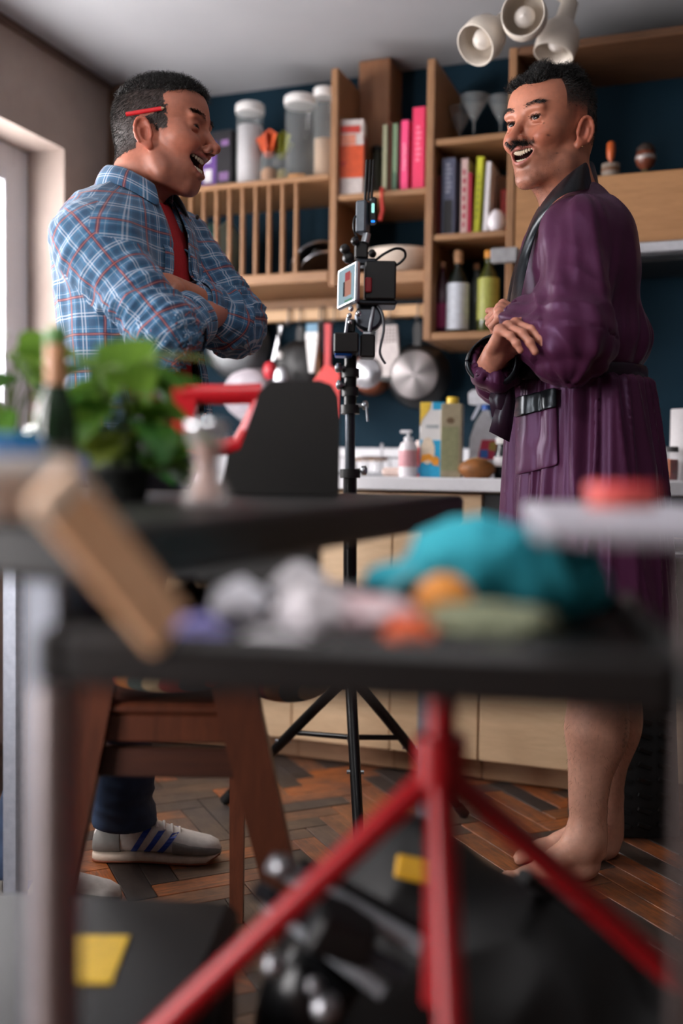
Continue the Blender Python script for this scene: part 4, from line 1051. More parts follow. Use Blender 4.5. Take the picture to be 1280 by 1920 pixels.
# far forearm and its hand, the skin that shows between the sleeves
fa = Sdf(np.minimum(le_, lw_)-.13, np.maximum(le_, lw_)+.12, .0028)
fdir = (lw_-le_)/np.linalg.norm(lw_-le_)
fa.u(cap(le_+fdir*.04, le_+fdir*.11, .043, .043), .02); fa.u(cap(le_+fdir*.11, lw_, .043, .034), .02)
for f_, k in hand_prims(lw_+fdir*.01, (-.75, .45, .25), (.45, -.75, .35), [(.2, .3, .2)]*4, .05, .95, False)[0]: fa.u(f_, k)
fP, fQ = fa.mesh(1)
P, Q = joinm([(headA, hQ), (bP, bQ), (fP, fQ)])
skA = np.array(lin((186, 116, 92)))
col = np.concatenate([hcol, np.tile(skA, (len(bP), 1)), np.tile(np.array(lin((182, 114, 88))), (len(fP), 1))])
link('body', npmesh('body', P, Q, col), SKIN, A)
part('upper_teeth', teeth(prA, True), mat('tooth_enamel', (222, 208, 186), .25, var=.03), A)['kind'] = 'stuff'
part('lower_teeth', teeth(prA, False), MATS['tooth_enamel'], A)['kind'] = 'stuff'
fwA = np.array(fA)/np.linalg.norm(fA)
def place_head(o, c, f, up, sc):
    f = Vector(f).normalized(); up = Vector(up); up = (up-f*up.dot(f)).normalized(); r = f.cross(up)
    o.matrix_local = Matrix(((r.x*sc, f.x*sc, up.x*sc, c[0]), (r.y*sc, f.y*sc, up.y*sc, c[1]), (r.z*sc, f.z*sc, up.z*sc, c[2]), (0, 0, 0, 1)))
for n_ in ('upper_teeth', 'lower_teeth'):
    place_head([o for o in A.children if o.name.startswith(n_)][0], hcA, fA, upA, scA)
for q in (-1, 1): eyeball(q*.0318, prA, scA, hcA, fA, upA, A, fwA+np.array((0, 0, -.05)))
# hair: short grizzled sides, darker curly top
def hairpart(name, pts, nn, lenf, dirf, wid, m, c, f, up, sc, parent, segs=3, jit=.25, curl=0.0, seed=3):
    V, Qs = strands(pts, nn, lenf, dirf, wid, segs, jit, curl, seed); me = npmesh(name, to_frame(V*sc, c, f, up), Qs); o = link(name, me, m, parent); o['kind'] = 'stuff'; return o
HG = hairmat('grizzled_hair', (24, 20, 18), (150, 144, 138)); HD = hairmat('dark_hair', (12, 10, 9), (30, 25, 22))
tm = mk & (z > .080); sm_ = mk & (z <= .092)
p_, n_ = sample(hP, hN, sm_, 22000, 5)
hairpart('side_hair', p_, n_, lambda P: .0055+.004*sstep(.0, .08, P[:, 2]), lambda P, N: N*.38+np.array((0, -.5, -.75)), .00030, HG, hcA, fA, upA, scA, A, 2, .25)
p_, n_ = sample(hP, hN, tm, 9000, 6)
hairpart('top_hair', p_, n_, lambda P: .011+.006*sstep(.0, .08, P[:, 1]), lambda P, N: N*.8+np.array((0, .45, .0)), .00060, HD, hcA, fA, upA, scA, A, 4, .45, .45)
br = (np.abs(z-(.0405+.004*np.sin((ax-.015)*60))) < .0042) & (ax > .012) & (ax < .050) & (y > .055)
p_, n_ = sample(hP, hN, br, 900, 7)
hairpart('eyebrow', p_, n_, lambda P: np.full(len(P), .008), lambda P, N: N*.35+np.stack([np.sign(P[:, 0])*.9, P[:, 0]*0-.1, P[:, 0]*0-.1], 1), .00045, HD, hcA, fA, upA, scA, A, 2, .2)
ls = (np.abs(z-(prA.get('ez', .018)+.0012)) < .0020) & (ax > .021) & (ax < .041) & (y > .074)
p_, n_ = sample(hP, hN, ls, 300, 8)
hairpart('eyelash', p_, n_, lambda P: np.full(len(P), .0045), lambda P, N: N*.8+np.array((0, .2, -.3)), .0004, HD, hcA, fA, upA, scA, A, 2, .2)
# red pencil behind the ear (a thing of its own)
e0 = to_frame(np.array([[.086, -.050, .031], [.081, .033, .043]]), hcA, fA, upA)
MA = Matrix.Translation(bA) @ Matrix.Rotation(TH, 4, 'Z'); q0, q1 = MA @ Vector(e0[0]), MA @ Vector(e0[1])
pc = thing('carpenter_pencil', 'red carpenter pencil tucked behind the laughing man\'s ear', 'pencil', q0)
dd = q1-q0; part('shaft', MB().cyl((0, 0, 0), dd*.93, .0046, n=6), mat('red_pencil_paint', (196, 26, 34), .35), pc)
part('sharpened_tip', MB().cyl(dd*.931, dd, .0045, .0012, n=6), mat('bare_pencil_wood', (214, 176, 140), .7), pc)

# ---- plaid shirt
def plaid():
    s = NT('blue_plaid_cotton'); uvn = s.n('ShaderNodeUVMap', uv_map='weave'); sp = s.n('ShaderNodeSeparateXYZ'); s.L(uvn.outputs[0], sp.inputs[0])
    def bands(sock, per, off):
        p = s.math('FRACT', s.math('ADD', s.math('MULTIPLY', sock, 1/per), off)); w1, w0 = (1, 1, 1), (0, 0, 0)
        white = s.ramp(p, [(0, w0), (.075, w0), (.08, (.55,)*3), (.10, (.55,)*3), (.105, w0), (.40, w0), (.405, w1), (.44, w1), (.445, w0), (.485, w0), (.49, w1), (.525, w1), (.53, w0), (.80, w0), (.805, (.4,)*3), (.825, (.4,)*3), (.83, w0)])
        red = s.ramp(p, [(0, w0), (.90, w0), (.905, w1), (.985, w1), (.99, w0)]); org = s.ramp(p, [(0, w0), (.935, w0), (.94, w1), (.955, w1), (.96, w0)])
        navy = s.ramp(p, [(0, w0), (.15, w0), (.17, w1), (.33, w1), (.35, w0), (.60, w0), (.62, w1), (.75, w1), (.77, w0)])
        return white, red, org, navy
    U, V = bands(sp.outputs[0], .078, .13), bands(sp.outputs[1], .074, .31)
    nz = s.noise(s.coord(), 25, 3); c = s.ramp(nz, [(.3, lin((48, 96, 134))), (.7, lin((66, 122, 160)))])
    for B_ in (U, V): c = s.mix(s.math('MULTIPLY', B_[3], .34), c, lin((34, 54, 82)))
    for B_ in (U, V):
        c = s.mix(s.math('MULTIPLY', B_[0], .46), c, lin((208, 214, 226)))
    for B_ in (U, V):
        c = s.mix(s.math('MULTIPLY', B_[1], .66), c, lin((104, 22, 32))); c = s.mix(s.math('MULTIPLY', B_[2], .5), c, lin((226, 132, 104)))
    wv = s.n('ShaderNodeTexWave'); wv.inputs['Scale'].default_value = 420; s.L(uvn.outputs[0], wv.inputs['Vector'])
    s.set(Base_Color=c, Roughness=.85, Sheen_Weight=.2); s.bump(wv.outputs[0], .12, .0006); return s.m
PLAID = plaid(); RED = mat('red_cotton', (168, 20, 30), .85, bump=.15, vs_=220)
def cloth_uv(P, Q, limbs, tors, taxis, tang, rad):
    """per-corner cloth coordinates; returns uv, sleeve mask per face"""
    C = P[Q].mean(1); n = len(Q); best = tors(C); who = np.full(n, -1); seg = np.zeros(n, int)
    for i, L in enumerate(limbs):
        k, d = L.nearest(C); m = d < best; who[m] = i; seg[m] = k[m]; best[m] = d[m]
    uv = np.zeros((n, 4, 2))
    m = who < 0; pc_ = C[m]-taxis; ca = np.arctan2(pc_@tang[1], pc_@tang[0])
    for j in range(4):
        q = P[Q[m, j]]-taxis; a = np.arctan2(q@tang[1], q@tang[0]); a = ca+(a-ca+math.pi) % (2*math.pi)-math.pi
        uv[m, j, 0] = a*rad; uv[m, j, 1] = q[:, 2]
    for i, L in enumerate(limbs):
        m = who == i; k = seg[m]; _, ca = L.coords(C[m], k)
        for j in range(4):
            al, a = L.coords(P[Q[m, j]], k); a = ca+(a-ca+math.pi) % (2*math.pi)-math.pi
            uv[m, j, 0] = a*.075; uv[m, j, 1] = al
    return uv.reshape(-1, 2), who, seg
u_ = lambda v: v/np.linalg.norm(v)
rcuff = re_+u_(rw_-re_)*.12; lcuff = le_+u_(lw_-le_)*.115
LR = Limb([rs_+np.array((-.012, 0, .01)), re_+np.array((.015, 0, -.01)), rcuff], [.070, .060, .052]); LL = Limb([ls_, le_+np.array((.012, .0, -.005)), lcuff], [.070, .066, .050])
sh = Sdf((-.46, -.48, .80), (.46, .46, 1.58), .0046)
for f_, k in torso_prims(.018): sh.u(f_, k)
torso_only = lambda C: np.minimum.reduce([f_(C[:, 0], C[:, 1], C[:, 2]) for f_, k in torso_prims(.018)])
for L in (LL, LR):
    for f_ in L.prims(): sh.u(f_, .030)
nkc = J(262, 352, 2.175); sh.s(cap(T0(430, 262), nkc+np.array((.01, 0, .06)), .058, .066), .008)
sh.cut_below(2, T0(870)[2])
sP, sQ = sh.mesh(2); sN = vnormals(sP, sQ)
# folds
C = sP; k1, d1 = LR.nearest(C); al1, an1 = LR.coords(C, k1); k2, d2 = LL.nearest(C); al2, an2 = LL.coords(C, k2)
LRn = np.linalg.norm(re_-rs_); LLn = np.linalg.norm(le_-ls_)
w1 = np.exp(-(d1/.02)**2); w2 = np.exp(-(d2/.02)**2)
def sleeve_folds(al, an, elb, seed):
    q = np.stack([al*18, np.cos(an)*1.2, np.sin(an)*1.2+al*7], 1); f1 = np.array([mnoise.noise(Vector(p_)+Vector((seed, 0, 0))) for p_ in q])
    q = np.stack([al*42, np.cos(an)*.9, np.sin(an)*.9+al*10], 1); f2 = np.array([mnoise.noise(Vector(p_)+Vector((0, seed, 0))) for p_ in q])
    e = np.exp(-((al-elb)/.10)**2); return .0085*f1+(.0100*e+.0030)*(1-2*np.abs(f2))
disp = w1*sleeve_folds(al1, an1, LRn, 3.1)+w2*sleeve_folds(al2, an2, LLn, 8.7)
wt_ = (1-np.maximum(w1, w2)); disp += wt_*(.010*fbm(sP, (9, 9, 5), 2.0)+.008*ridge(sP, (13, 13, 8), 5.0)-.004)
sP = sP+sN*disp[:, None]
# open front: cut a gap around the front centre, wider at the belly
rel = sP-T0(560); lat = rel@LV; frt = rel@FV; zt = sP[:, 2]
zc = [T0(v)[2] for v in (370, 420, 520, 660, 760)]
ctr = np.interp(-zt, [-v for v in zc], [.020, .015, .005, -.035, -.035]); hw = np.interp(-zt, [-v for v in zc], [.050, .042, .032, .105, .108])
g = np.abs(lat-ctr)-hw; front = (frt > .02) & (np.minimum(d1, d2) > .004)
kill = (g < 0) & front
zhem = T0(870)[2]; keepf = ~(kill[sQ].any(1) | (sP[sQ][:, :, 2] < zhem+.012).any(1)); sQ2 = sQ[keepf]
ed = np.unique(sQ[~keepf]); m = np.zeros(len(sP), bool); m[ed] = True; m &= ~kill & front
side = np.sign(lat-ctr); move = np.where(m & (g < .012), -g, 0); sP = sP+(LV*(side*move)[:, None])
uv, who, seg = cloth_uv(sP, sQ2, [LR, LL], torso_only, T0(560), (LV, FV), .16)
used = np.unique(sQ2); rm = np.full(len(sP), -1); rm[used] = np.arange(len(used))
so = link('shirt', npmesh('shirt', sP[used], rm[sQ2], None, uv), PLAID, A)
sd = so.modifiers.new('thickness', 'SOLIDIFY'); sd.thickness = .003; sd.offset = -1
so['label'] = 'blue plaid shirt with white and red checks, worn open'
def striploft(name, rows, m, parent, uvs=1.0, thick=.003, sub=True):
    """cloth strip from rows of points (all the same length)"""
    rows = np.array(rows, float); a, b = rows.shape[:2]; P = rows.reshape(-1, 3); Q = np.array([(i*b+j, i*b+j+1, (i+1)*b+j+1, (i+1)*b+j) for i in range(a-1) for j in range(b-1)])
    du = np.concatenate([[0], np.cumsum(np.linalg.norm(np.diff(rows[:, b//2], axis=0), axis=1))]); dv = np.concatenate([[0], np.cumsum(np.linalg.norm(np.diff(rows[a//2], axis=0), axis=1))])
    uvv = np.stack(np.meshgrid(du, dv, indexing='ij'), 2).reshape(-1, 2); o = link(name, npmesh(name, P, Q, None, uvv[Q].reshape(-1, 2)), m, parent)
    sd = o.modifiers.new('thickness', 'SOLIDIFY'); sd.thickness = thick; sd.offset = 0
    if sub: ss = o.modifiers.new('smooth', 'SUBSURF'); ss.levels = 2; ss.render_levels = 2
    return o
# collar: stand around the neck, leaf folded outwards with two points
ncen = J(264, 341, 2.178); ca = []
rows = []
for t in np.linspace(0, 1, 17):
    a = R_(32)+t*R_(296); d = FV*math.cos(a)-LV*math.sin(a)      # from near-front round the back to far-front
    back = .5-.5*math.cos(a); tip = 1-min(1, min(t, 1-t)/.16)
    base = ncen+d*.070+np.array((0, 0, -.040+.030*back-.010*tip)); top = ncen+d*.068+np.array((0, 0, -.008+.040*back-.016*tip)); fold = ncen+d*.078+np.array((0, 0, -.006+.040*back-.018*tip))
    leaf = ncen+d*(.100+.010*(1-back))+np.array((0, 0, -.044+.026*back-.040*tip)); mid = (fold+leaf)/2+d*.004
    rows.append([base, top, fold, mid, leaf])
co = striploft('collar', rows, PLAID, so)
# placket edges along the opening
for sgn in (-1, 1):
    bm_ = np.unique(sQ2[np.isin(sQ2, ed).any(1)]); ok = [i for i in bm_ if m[i] and side[i] == sgn and abs((sP[i]-T0(560))@LV-ctr[i]) < hw[i]+.012]
    ok = sorted(ok, key=lambda i: sP[i, 2])
    if len(ok) > 20:
        zs = np.linspace(sP[ok[0], 2], sP[ok[-1], 2], 40); pts = []
        arr = sP[ok]
        for zq in zs:
            wgt = np.exp(-((arr[:, 2]-zq)/.008)**2)
            if wgt.sum() > .5: pts.append((arr*wgt[:, None]).sum(0)/wgt.sum())
        rows = [[p_+FV*.0035, p_+LV*sgn*.015+FV*.0045, p_+LV*sgn*.030+FV*.0005] for p_ in pts if np.isfinite(p_).all()]
        striploft('placket', rows, PLAID, so)
# rolled cuffs
def cuff(c, d, r0, r1, L, name, m, parent, n=28, wob=.003):
    d = u_(np.array(d, float)); t = np.array((0, 0, 1.0)); a = u_(np.cross(d, t)); b = np.cross(d, a); rows = []
    for i in range(n+1):
        q = 2*math.pi*i/n; e = a*math.cos(q)+b*math.sin(q); wv = wob*math.sin(3*q+1)
        rows.append([c-d*L*.5+e*(r0-.004), c-d*L*.55+e*(r0+.003), c+e*((r0+r1)/2+.006+wv), c+d*L*.5+e*(r1+.004+wv), c+d*L*.48+e*(r1-.003)])
    return striploft(name, rows, m, parent)
cuff(lcuff-fdir*.004, fdir, .053, .053, .045, 'cuff', PLAID, so); cuff(rcuff, rw_-re_, .058, .056, .04, 'cuff', PLAID, so)
# chest button, red t-shirt
te = Sdf((-.36, -.40, .80), (.36, .36, 1.56), .006)
for f_, k in torso_prims(.006): te.u(f_, k)
te.u(cap(T0(430, 252), J(258, 372, 2.185), .066, .060), .03); te.s(ell(J(272, 352, 2.17), (.062, .062, .052)), .004); te.cut_below(2, T0(880)[2])
tP, tQ = te.mesh(2); tN = vnormals(tP, tQ); tP = tP+tN*(.005*ridge(tP, (10, 10, 4), 3.0)-.004)[:, None]
o = link('t_shirt', npmesh('t_shirt', tP, tQ), RED, A); o['label'] = 'plain red t-shirt under the open shirt'
part('button', MB().lathe([(.0055, 0), (.0055, .002), (.003, .003), (.001, .0022)], c=T0(415, 292)+FV*.105, axis=FV, n=12), mat('dark_button', (30, 28, 32), .3), so)
# ---- jeans and trainers
DEN = NT('dark_denim'); v = DEN.coord(); n1 = DEN.noise(v, 260, 2); n2 = DEN.noise(v, 9, 3)
DEN.set(Base_Color=DEN.ramp(n2, [(.3, lin((22, 38, 62))), (.7, lin((40, 62, 92)))]), Roughness=.85); DEN.bump(n1, .3, .0008); DEN = DEN.m
lf, rf = JZ(232, 1614), JZ(40, 1704)                     # ankles' floor points: far (left) and near (right) foot
lk, rk_ = np.array((lf[0]-.01, (lf[1]+T0(830)[1])/2-.02, .50)), np.array((rf[0]*.55, rf[1]*.6+.0, .50))
jn = Sdf((-.40, -.42, .06), (.36, .36, 1.02), .0062); hipc = T0(830)
for hp, kn, an in ((hipc+LV*.09, lk, lf+np.array((0, 0, .10))), (hipc-LV*.09, rk_, rf+np.array((0, 0, .10)))):
    jn.u(cap(hp, kn, .095, .074), .04); jn.u(cap(kn, an, .074, .066), .03); jn.u(cap(an, an-np.array((0, 0, .02)), .068, .070), .01)
jn.u(ell(hipc, (.175, .125, .13), Rt), .05); jn.cut_below(2, .085)
jP, jQ = jn.mesh(2); jN = vnormals(jP, jQ); jP = jP+jN*(.006*ridge(jP, (6, 6, 24), 2.0)*np.exp(-((jP[:, 2]-.15)/.12)**2)+.004*fbm(jP, (8, 8, 12), 1.0))[:, None]
link('jeans', npmesh('jeans', jP, jQ), DEN, A)['label'] = 'dark blue jeans'
def trainer(heel, toe, parent):
    """sports shoe lofted along heel-to-toe; local frame x forward, y to the left"""
    heel = Vector(heel); d = Vector(toe)-heel; L = d.length; yaw = math.atan2(d.y, d.x)
    T = Matrix.Translation(heel) @ Matrix.Rotation(yaw, 4, 'Z')
    xs = [0, .03, .10, .22, .36, .50, .64, .78, .90, .97, 1.0]
    wd = [.022, .031, .036, .036, .034, .037, .043, .046, .041, .029, .008]
    tp = [.062, .082, .090, .094, .098, .086, .070, .058, .050, .042, .028]
    def ring(i, z0, z1, k, n=20, grow=0):
        out = []
        for j in range(n):
            a = 2*math.pi*j/n; ca, sa = math.cos(a), math.sin(a)
            yy = (wd[i]+grow)*math.copysign(abs(ca)**k, ca); zz_ = (z0+z1)/2+(z1-z0)/2*math.copysign(abs(sa)**k, sa)
            if sa > 0: yy *= 1-.42*sa*min(1, (z1/.09))
            out.append(T @ Vector((xs[i]*L, yy, zz_)))
        return out
    SU = mat('pale_grey_suede', (196, 190, 184), .8, bump=.2); GR = mat('grey_suede', (120, 118, 114), .85, bump=.2)
    up = part('trainer', loft(MB(), [ring(i, .018, tp[i], .8) for i in range(len(xs))]), SU, parent, 'white and grey trainer with blue stripes')
    part('sole', loft(MB(), [ring(i, .001+.012*(xs[i] > .93), .022, .45, 20, .004) for i in range(len(xs))]), mat('off_white_rubber', (196, 178, 160), .6), up)
    part('gum_strip', loft(MB(), [ring(i, .0005+.013*(xs[i] > .93), .008+.012*(xs[i] > .93), .4, 20, .0046) for i in range(len(xs))]), mat('gum_rubber', (130, 70, 44), .6), up)
    hc = MB(); loft(hc, [ring(i, .016, tp[i]*.97, .8, 20, .0036) for i in (0, 1, 2, 3)]); part('heel_counter', hc, GR, up)
    tc = MB(); loft(tc, [ring(i, .016, tp[i]*.93, .8, 20, .0042) for i in (6, 7, 8, 9, 10)]); part('toe_guard', tc, GR, up)
    for sy in (-1, 1):
        for k in range(3):
            x0 = .30+k*.105
            V = []
            for (fx, fz) in ((x0, .024), (x0+.05, .024), (x0+.05+.115, .078-.006*k), (x0+.115, .078-.006*k)):
                i = max(0, min(len(xs)-2, int(np.searchsorted(xs, fx))-1)); tt = (fx-xs[i])/(xs[i+1]-xs[i]); w_ = wd[i]+(wd[i+1]-wd[i])*tt; zt_ = tp[i]+(tp[i+1]-tp[i])*tt
                rel = (fz-.018)/(zt_-.018); sa = max(-1, min(1, rel*2-1)); ca = math.sqrt(max(0, 1-abs(sa)**(2/.8)))**.8; yy = w_*ca*(1-.42*max(0, sa)*min(1, zt_/.09))
                V.append((fx*L, yy, fz))
            n = 7; mb_ = MB(); G = []
            for a in range(n):
                ta = a/(n-1); p0 = [V[0][q]+(V[3][q]-V[0][q])*ta for q in range(3)]; p1 = [V[1][q]+(V[2][q]-V[1][q])*ta for q in range(3)]
                def surf(p):
                    fx = p[0]/L; i = max(0, min(len(xs)-2, int(np.searchsorted(xs, fx))-1)); tt = (fx-xs[i])/(xs[i+1]-xs[i]); w_ = wd[i]+(wd[i+1]-wd[i])*tt; zt_ = tp[i]+(tp[i+1]-tp[i])*tt
                    sa = max(-1, min(1, (p[2]-.018)/(zt_-.018)*2-1)); ca = (max(0, 1-abs(sa)**(2/.8)))**.4; return w_*ca*(1-.42*max(0, sa)*min(1, zt_/.09))
                for p in (p0, p1):
                    yb = surf(p); G += [T @ Vector((p[0], sy*(yb+.0035), p[2])), T @ Vector((p[0], sy*(yb-.006), p[2]))]
            fs = []
            for a in range(n-1):
                o = a*4; fs += [(o, o+2, o+6, o+4), (o+1, o+5, o+7, o+3), (o, o+4, o+5, o+1), (o+2, o+3, o+7, o+6)]
            fs += [(0, 1, 3, 2), (4*n-4, 4*n-2, 4*n-1, 4*n-3)]
            part('stripe', mb_.add(G, fs), mat('royal_blue_leather', (30, 64, 158), .5), up)
    for k in range(6):
        x = (.36+k*.062)*L; i = int(np.searchsorted(xs, x/L))-1; tt = (x/L-xs[i])/(xs[i+1]-xs[i]); zt_ = tp[i]+(tp[i+1]-tp[i])*tt
        part('lace', MB().tube([T @ Vector((x-.006*s_, s_*.021, zt_-.005-.004*(abs(s_) > .9))) if abs(s_) > .1 else T @ Vector((x, 0, zt_+.0045)) for s_ in (-1, -.6, 0, .6, 1)], .0036, 6), mat('white_lace', (216, 210, 204), .8), up)
    part('tongue', MB().box(T @ Vector((.335*L, 0, .100)), (.05, .034, .012), Matrix.Rotation(yaw, 3, 'Z') @ Matrix.Rotation(R_(22), 3, 'Y'), .004), SU, up)
trainer(JZ(178, 1606), JZ(414, 1610), A); trainer(JZ(-40, 1690), JZ(226, 1702), A)
# ================================================================== moustached man in the purple robe
from mathutils.bvhtree import BVHTree
bB = atz(1098, 1632, 0); B = thing('person', 'barefoot moustached man in a purple satin robe, arms folded', 'person', bB, TH)
J, JZ = local(bB); dB = 2.21
prB = dict(jaw=.003, cz=.004, nd=(.004, -.003), my=-.003, smile=.8, open=.80, lowt=.003, crows=False, bags=True, mz=-.0500, mw=.0275, mh=.0115, bend=10.0, stubble=.5, stubc=(.075, .045, .036), ez=.019)
hcB = J(1031, 256, 2.20); fB = (-math.sin(R_(52)), -math.cos(R_(52)), -.075); upB = (.045, .0, 1.0); scB = 1.07
nb = from_frame(J(1072, 392, 2.22), hcB, fB, upB)/scB; nm = from_frame(J(1050, 325, 2.21), hcB, fB, upB)/scB
prB['neck'] = [((0, -.030, -.030), nm, .055, .054), (nm, nb, .054, .064), ((0, .012, -.062), (nm+nb)/2, .032, .044)]; prB['zlo'] = -.175
hP, hQ = head_sdf(prB).mesh(1); hN = vnormals(hP, hQ); baseB = lin((188, 120, 94))
hcol = face_tones(hP, prB, baseB); x, y, z = hP.T; ax = np.abs(x)
ear = (ax > .0735) & (z < .030) & (y > -.045) & (y < .03)
top = (z > .085+.010*sstep(.03, .06, ax)) & (y < .082); side = (z > .032) & (y < .034) & ~ear; backh = (y < -.028) & (z > -.02) & ~ear
mk = top | side | backh
fade = sstep(.025, .06, z)*(side | top)+backh*sstep(-.045, .03, z)
burn = sstep(.0, .03, z)*sstep(.045, .03, z)*sstep(.0, .010, y)*sstep(.034, .020, y)*(ax > .05)
hcol = hair_tone(hcol, np.clip(fade*.9*mk+burn*.35, 0, .92)*(~ear), (.012, .010, .010))
for (mx, my_, mz_) in ((-.055, .052, -.050), (-.058, .045, -.02), (-.050, .062, .004)):
    hcol = hair_tone(hcol, np.exp(-(((x-mx)**2+(z-mz_)**2)/.0018**2))*(y > .02)*.8, (.06, .025, .02))
headB = to_frame(hP*scB, hcB, fB, upB)
FB = u_(np.array((-.97, -.24, 0))); LB = np.array((-FB[1], FB[0], 0)); RtB = np.array([[LB[0], FB[0], 0], [LB[1], FB[1], 0], [0, 0, 1]])
ls_, rs_ = J(1080, 440, 2.06), J(1066, 436, 2.37); le_, re_ = J(1070, 642, 2.005), J(952, 696, 2.36); lw_, rw_ = J(984, 606, 2.085), J(926, 670, 2.06)
bd = Sdf((-.40, -.40, .80), (.36, .36, 1.60), .007)
for f_, k in ((ell(J(1085, 520, 2.21), (.16, .105, .17), RtB), .03), (ell(J(1085, 700, 2.21), (.115, .095, .2), RtB), .04), (cap(J(1075, 430, 2.21), ls_, .045, .04), .03), (cap(J(1075, 430, 2.21), rs_, .045, .04), .03), (cap(J(1080, 440, 2.215), J(1052, 345, 2.21), .058, .052), .03),
              (cap(ls_, le_, .042, .036), .02), (cap(le_, lw_, .036, .028), .02), (cap(rs_, re_, .042, .036), .02), (cap(re_, rw_, .036, .027), .02), (ell(J(1060, 440, 2.20), (.10, .06, .08), RtB), .03)): bd.u(f_, k)
bP, bQ = bd.mesh(2)
# hands
nails = []
def handmesh(*a, **k):
    pr_, tips = hand_prims(*a, **k); lo = np.min([p_.lo for p_, _ in pr_], 0)-.01; hi = np.max([p_.hi for p_, _ in pr_], 0)+.01
    s = Sdf(lo, hi, .0019)
    for f_, kk in pr_: s.u(f_, kk)
    return s.mesh(1), tips
(h1, tips1) = handmesh(rw_, (.30, -.70, .65), (-.36, .04, .90), [(1.08, .48, .25), (1.12, .48, .25), (1.15, .50, .25), (1.18, .50, .28)], .15, 1.06, True, (.05, -.15))
(h2, tips2) = handmesh(J(1000, 602, 2.12), (-.93, .12, .30), (-.20, -.55, .80), [(1.05, 1.2, .6), (1.1, 1.2, .6), (1.15, 1.2, .6), (1.2, 1.2, .6)], .06, .92, False, (.25, .1))
# bare legs and feet
lg = Sdf((-.34, -.34, .0), (.24, .36, .64), .0034)
lank, rank = J(1097, 1572, 2.20), J(1130, 1543, 2.335); lkn, rkn = J(1122, 1255, 2.185), J(1150, 1255, 2.37)
def foot(ank, heel, toe):
    ank, heel, toe = map(np.array, (ank, heel, toe)); d = u_((toe-heel)*np.array((1, 1, 0))); L = np.linalg.norm((toe-heel)[:2]); sd_ = np.array((-d[1], d[0], 0)); up = np.array((0, 0, 1.0))
    h = heel+d*.035; out = [(ell(h+up*.030, (.034, .034, .031)), .02), (cap(ank, h+d*.012+up*.035, .034, .030), .025), (cap(ank+d*.014-up*.01, heel+d*L*.55+up*.040, .032, .024), .03),
        (cap(heel+d*L*.25+up*.022, heel+d*L*.70+up*.020, .026, .026), .02), (ell(heel+d*L*.68+sd_*.014+up*.020, (.034, .026, .020)), .02), (ell(heel+d*L*.66-sd_*.018+up*.018, (.032, .022, .018)), .02)]
    for i, (o, ln, r) in enumerate(((.030, 1.0, .0125), (.011, .985, .0095), (-.005, .955, .0090), (-.020, .915, .0086), (-.033, .87, .0082))):
        s_ = 1 if foot.left else -1
        a = heel+d*L*.74-s_*sd_*o*.85+up*.016; b = heel+d*(L*ln-r)-s_*sd_*o+up*(r+.001); m_ = (a+b)/2+up*.006
        out += [(cap(a, m_, r*1.05, r), .006), (cap(m_, b, r*.95, r), .004)]
    return out
foot.left = True; toeN = JZ(1000, 1668); heelN = JZ(1122, 1640)
heelN = np.array((lank[0]+.035, lank[1]+.03, 0)); toeN = heelN+u_(np.array((-.90, -.42, 0)))*.26
for f_, k in foot(lank, heelN, toeN): lg.u(f_, k)
foot.left = False; heelF = np.array((rank[0]+.04, rank[1]+.0, 0)); toeF = JZ(939, 1613); toeF = heelF+u_(toeF-heelF)*.262
for f_, k in foot(rank, heelF, toeF): lg.u(f_, k)
for kn, an, sg in ((lkn, lank, 1), (rkn, rank, -1)):
    d = an-kn; lg.u(cap(kn+np.array((.0, 0, .14)), kn, .074, .058), .03); lg.u(ell(kn+np.array((-.018, 0, .0)), (.046, .05, .05)), .03)
    lg.u(cap(kn, kn+d*.35, .056, .058), .03); lg.u(cap(kn+d*.35, an, .056, .034), .03); lg.u(ell(kn+d*.30+np.array((.022, .0, 0)), (.046, .052, .105)), .035)
    lg.u(cap(kn+d*.2+np.array((-.03, 0, 0)), kn+d*.8+np.array((-.010, 0, 0)), .026, .022), .02)
    lg.u(ell(an+np.array((0, -.030, .004)), (.013, .010, .014)), .012); lg.u(ell(an+np.array((0, .030, .004)), (.013, .010, .014)), .012)
    lg.u(cap(an+np.array((.030, 0, .06)), an+np.array((.034, 0, -.03)), .012, .013), .02)
lP, lQ = lg.mesh(2)
P, Q = joinm([(headB, hQ), (bP, bQ), h1, h2, (lP, lQ)])
def flat(P, c): return np.tile(np.array(lin(c)), (len(P), 1))
lc = flat(lP, (204, 152, 130)); lc = lc*(1+.10*fbm(lP, (12, 12, 8), 4.0))[:, None]
tat = np.zeros(len(lP))
kc = J(1172, 1390, 2.2)
for (px, py) in ((1168, 1346), (1170, 1352), (1169, 1362), (1167, 1372), (1171, 1378), (1164, 1383), (1168, 1389), (1172, 1392), (1166, 1396)):
    q = J(px, py, 2.16); tat = np.maximum(tat, np.exp(-(((lP[:, 0]-q[0])/.004)**2+((lP[:, 2]-q[2])/.003)**2))*(lP[:, 1] < lank[1]))
lc = hair_tone(lc, tat*.6, (.05, .04, .05))
hc_ = [flat(p_, (198, 134, 112)) for p_ in (h1[0], h2[0])]
col = np.concatenate([hcol, flat(bP, (188, 120, 94))]+hc_+[lc])
link('body', npmesh('body', P, Q, col), SKIN, B)
for up_ in (True, False):
    o = part('upper_teeth' if up_ else 'lower_teeth', teeth(prB, up_), MATS['tooth_enamel'], B); o['kind'] = 'stuff'; place_head(o, hcB, fB, upB, scB)
look = J(700, 250, 1.2)-hcB
for q in (-1, 1): eyeball(q*.0318, prB, scB, hcB, fB, upB, B, u_(look)*.6+u_(np.array(fB))*.6)
for (t_, d_, b_) in tips1[:4]:
    c_ = Vector(t_)+Vector(b_)*.0045; nr = Vector(d_)*.25+Vector(b_)
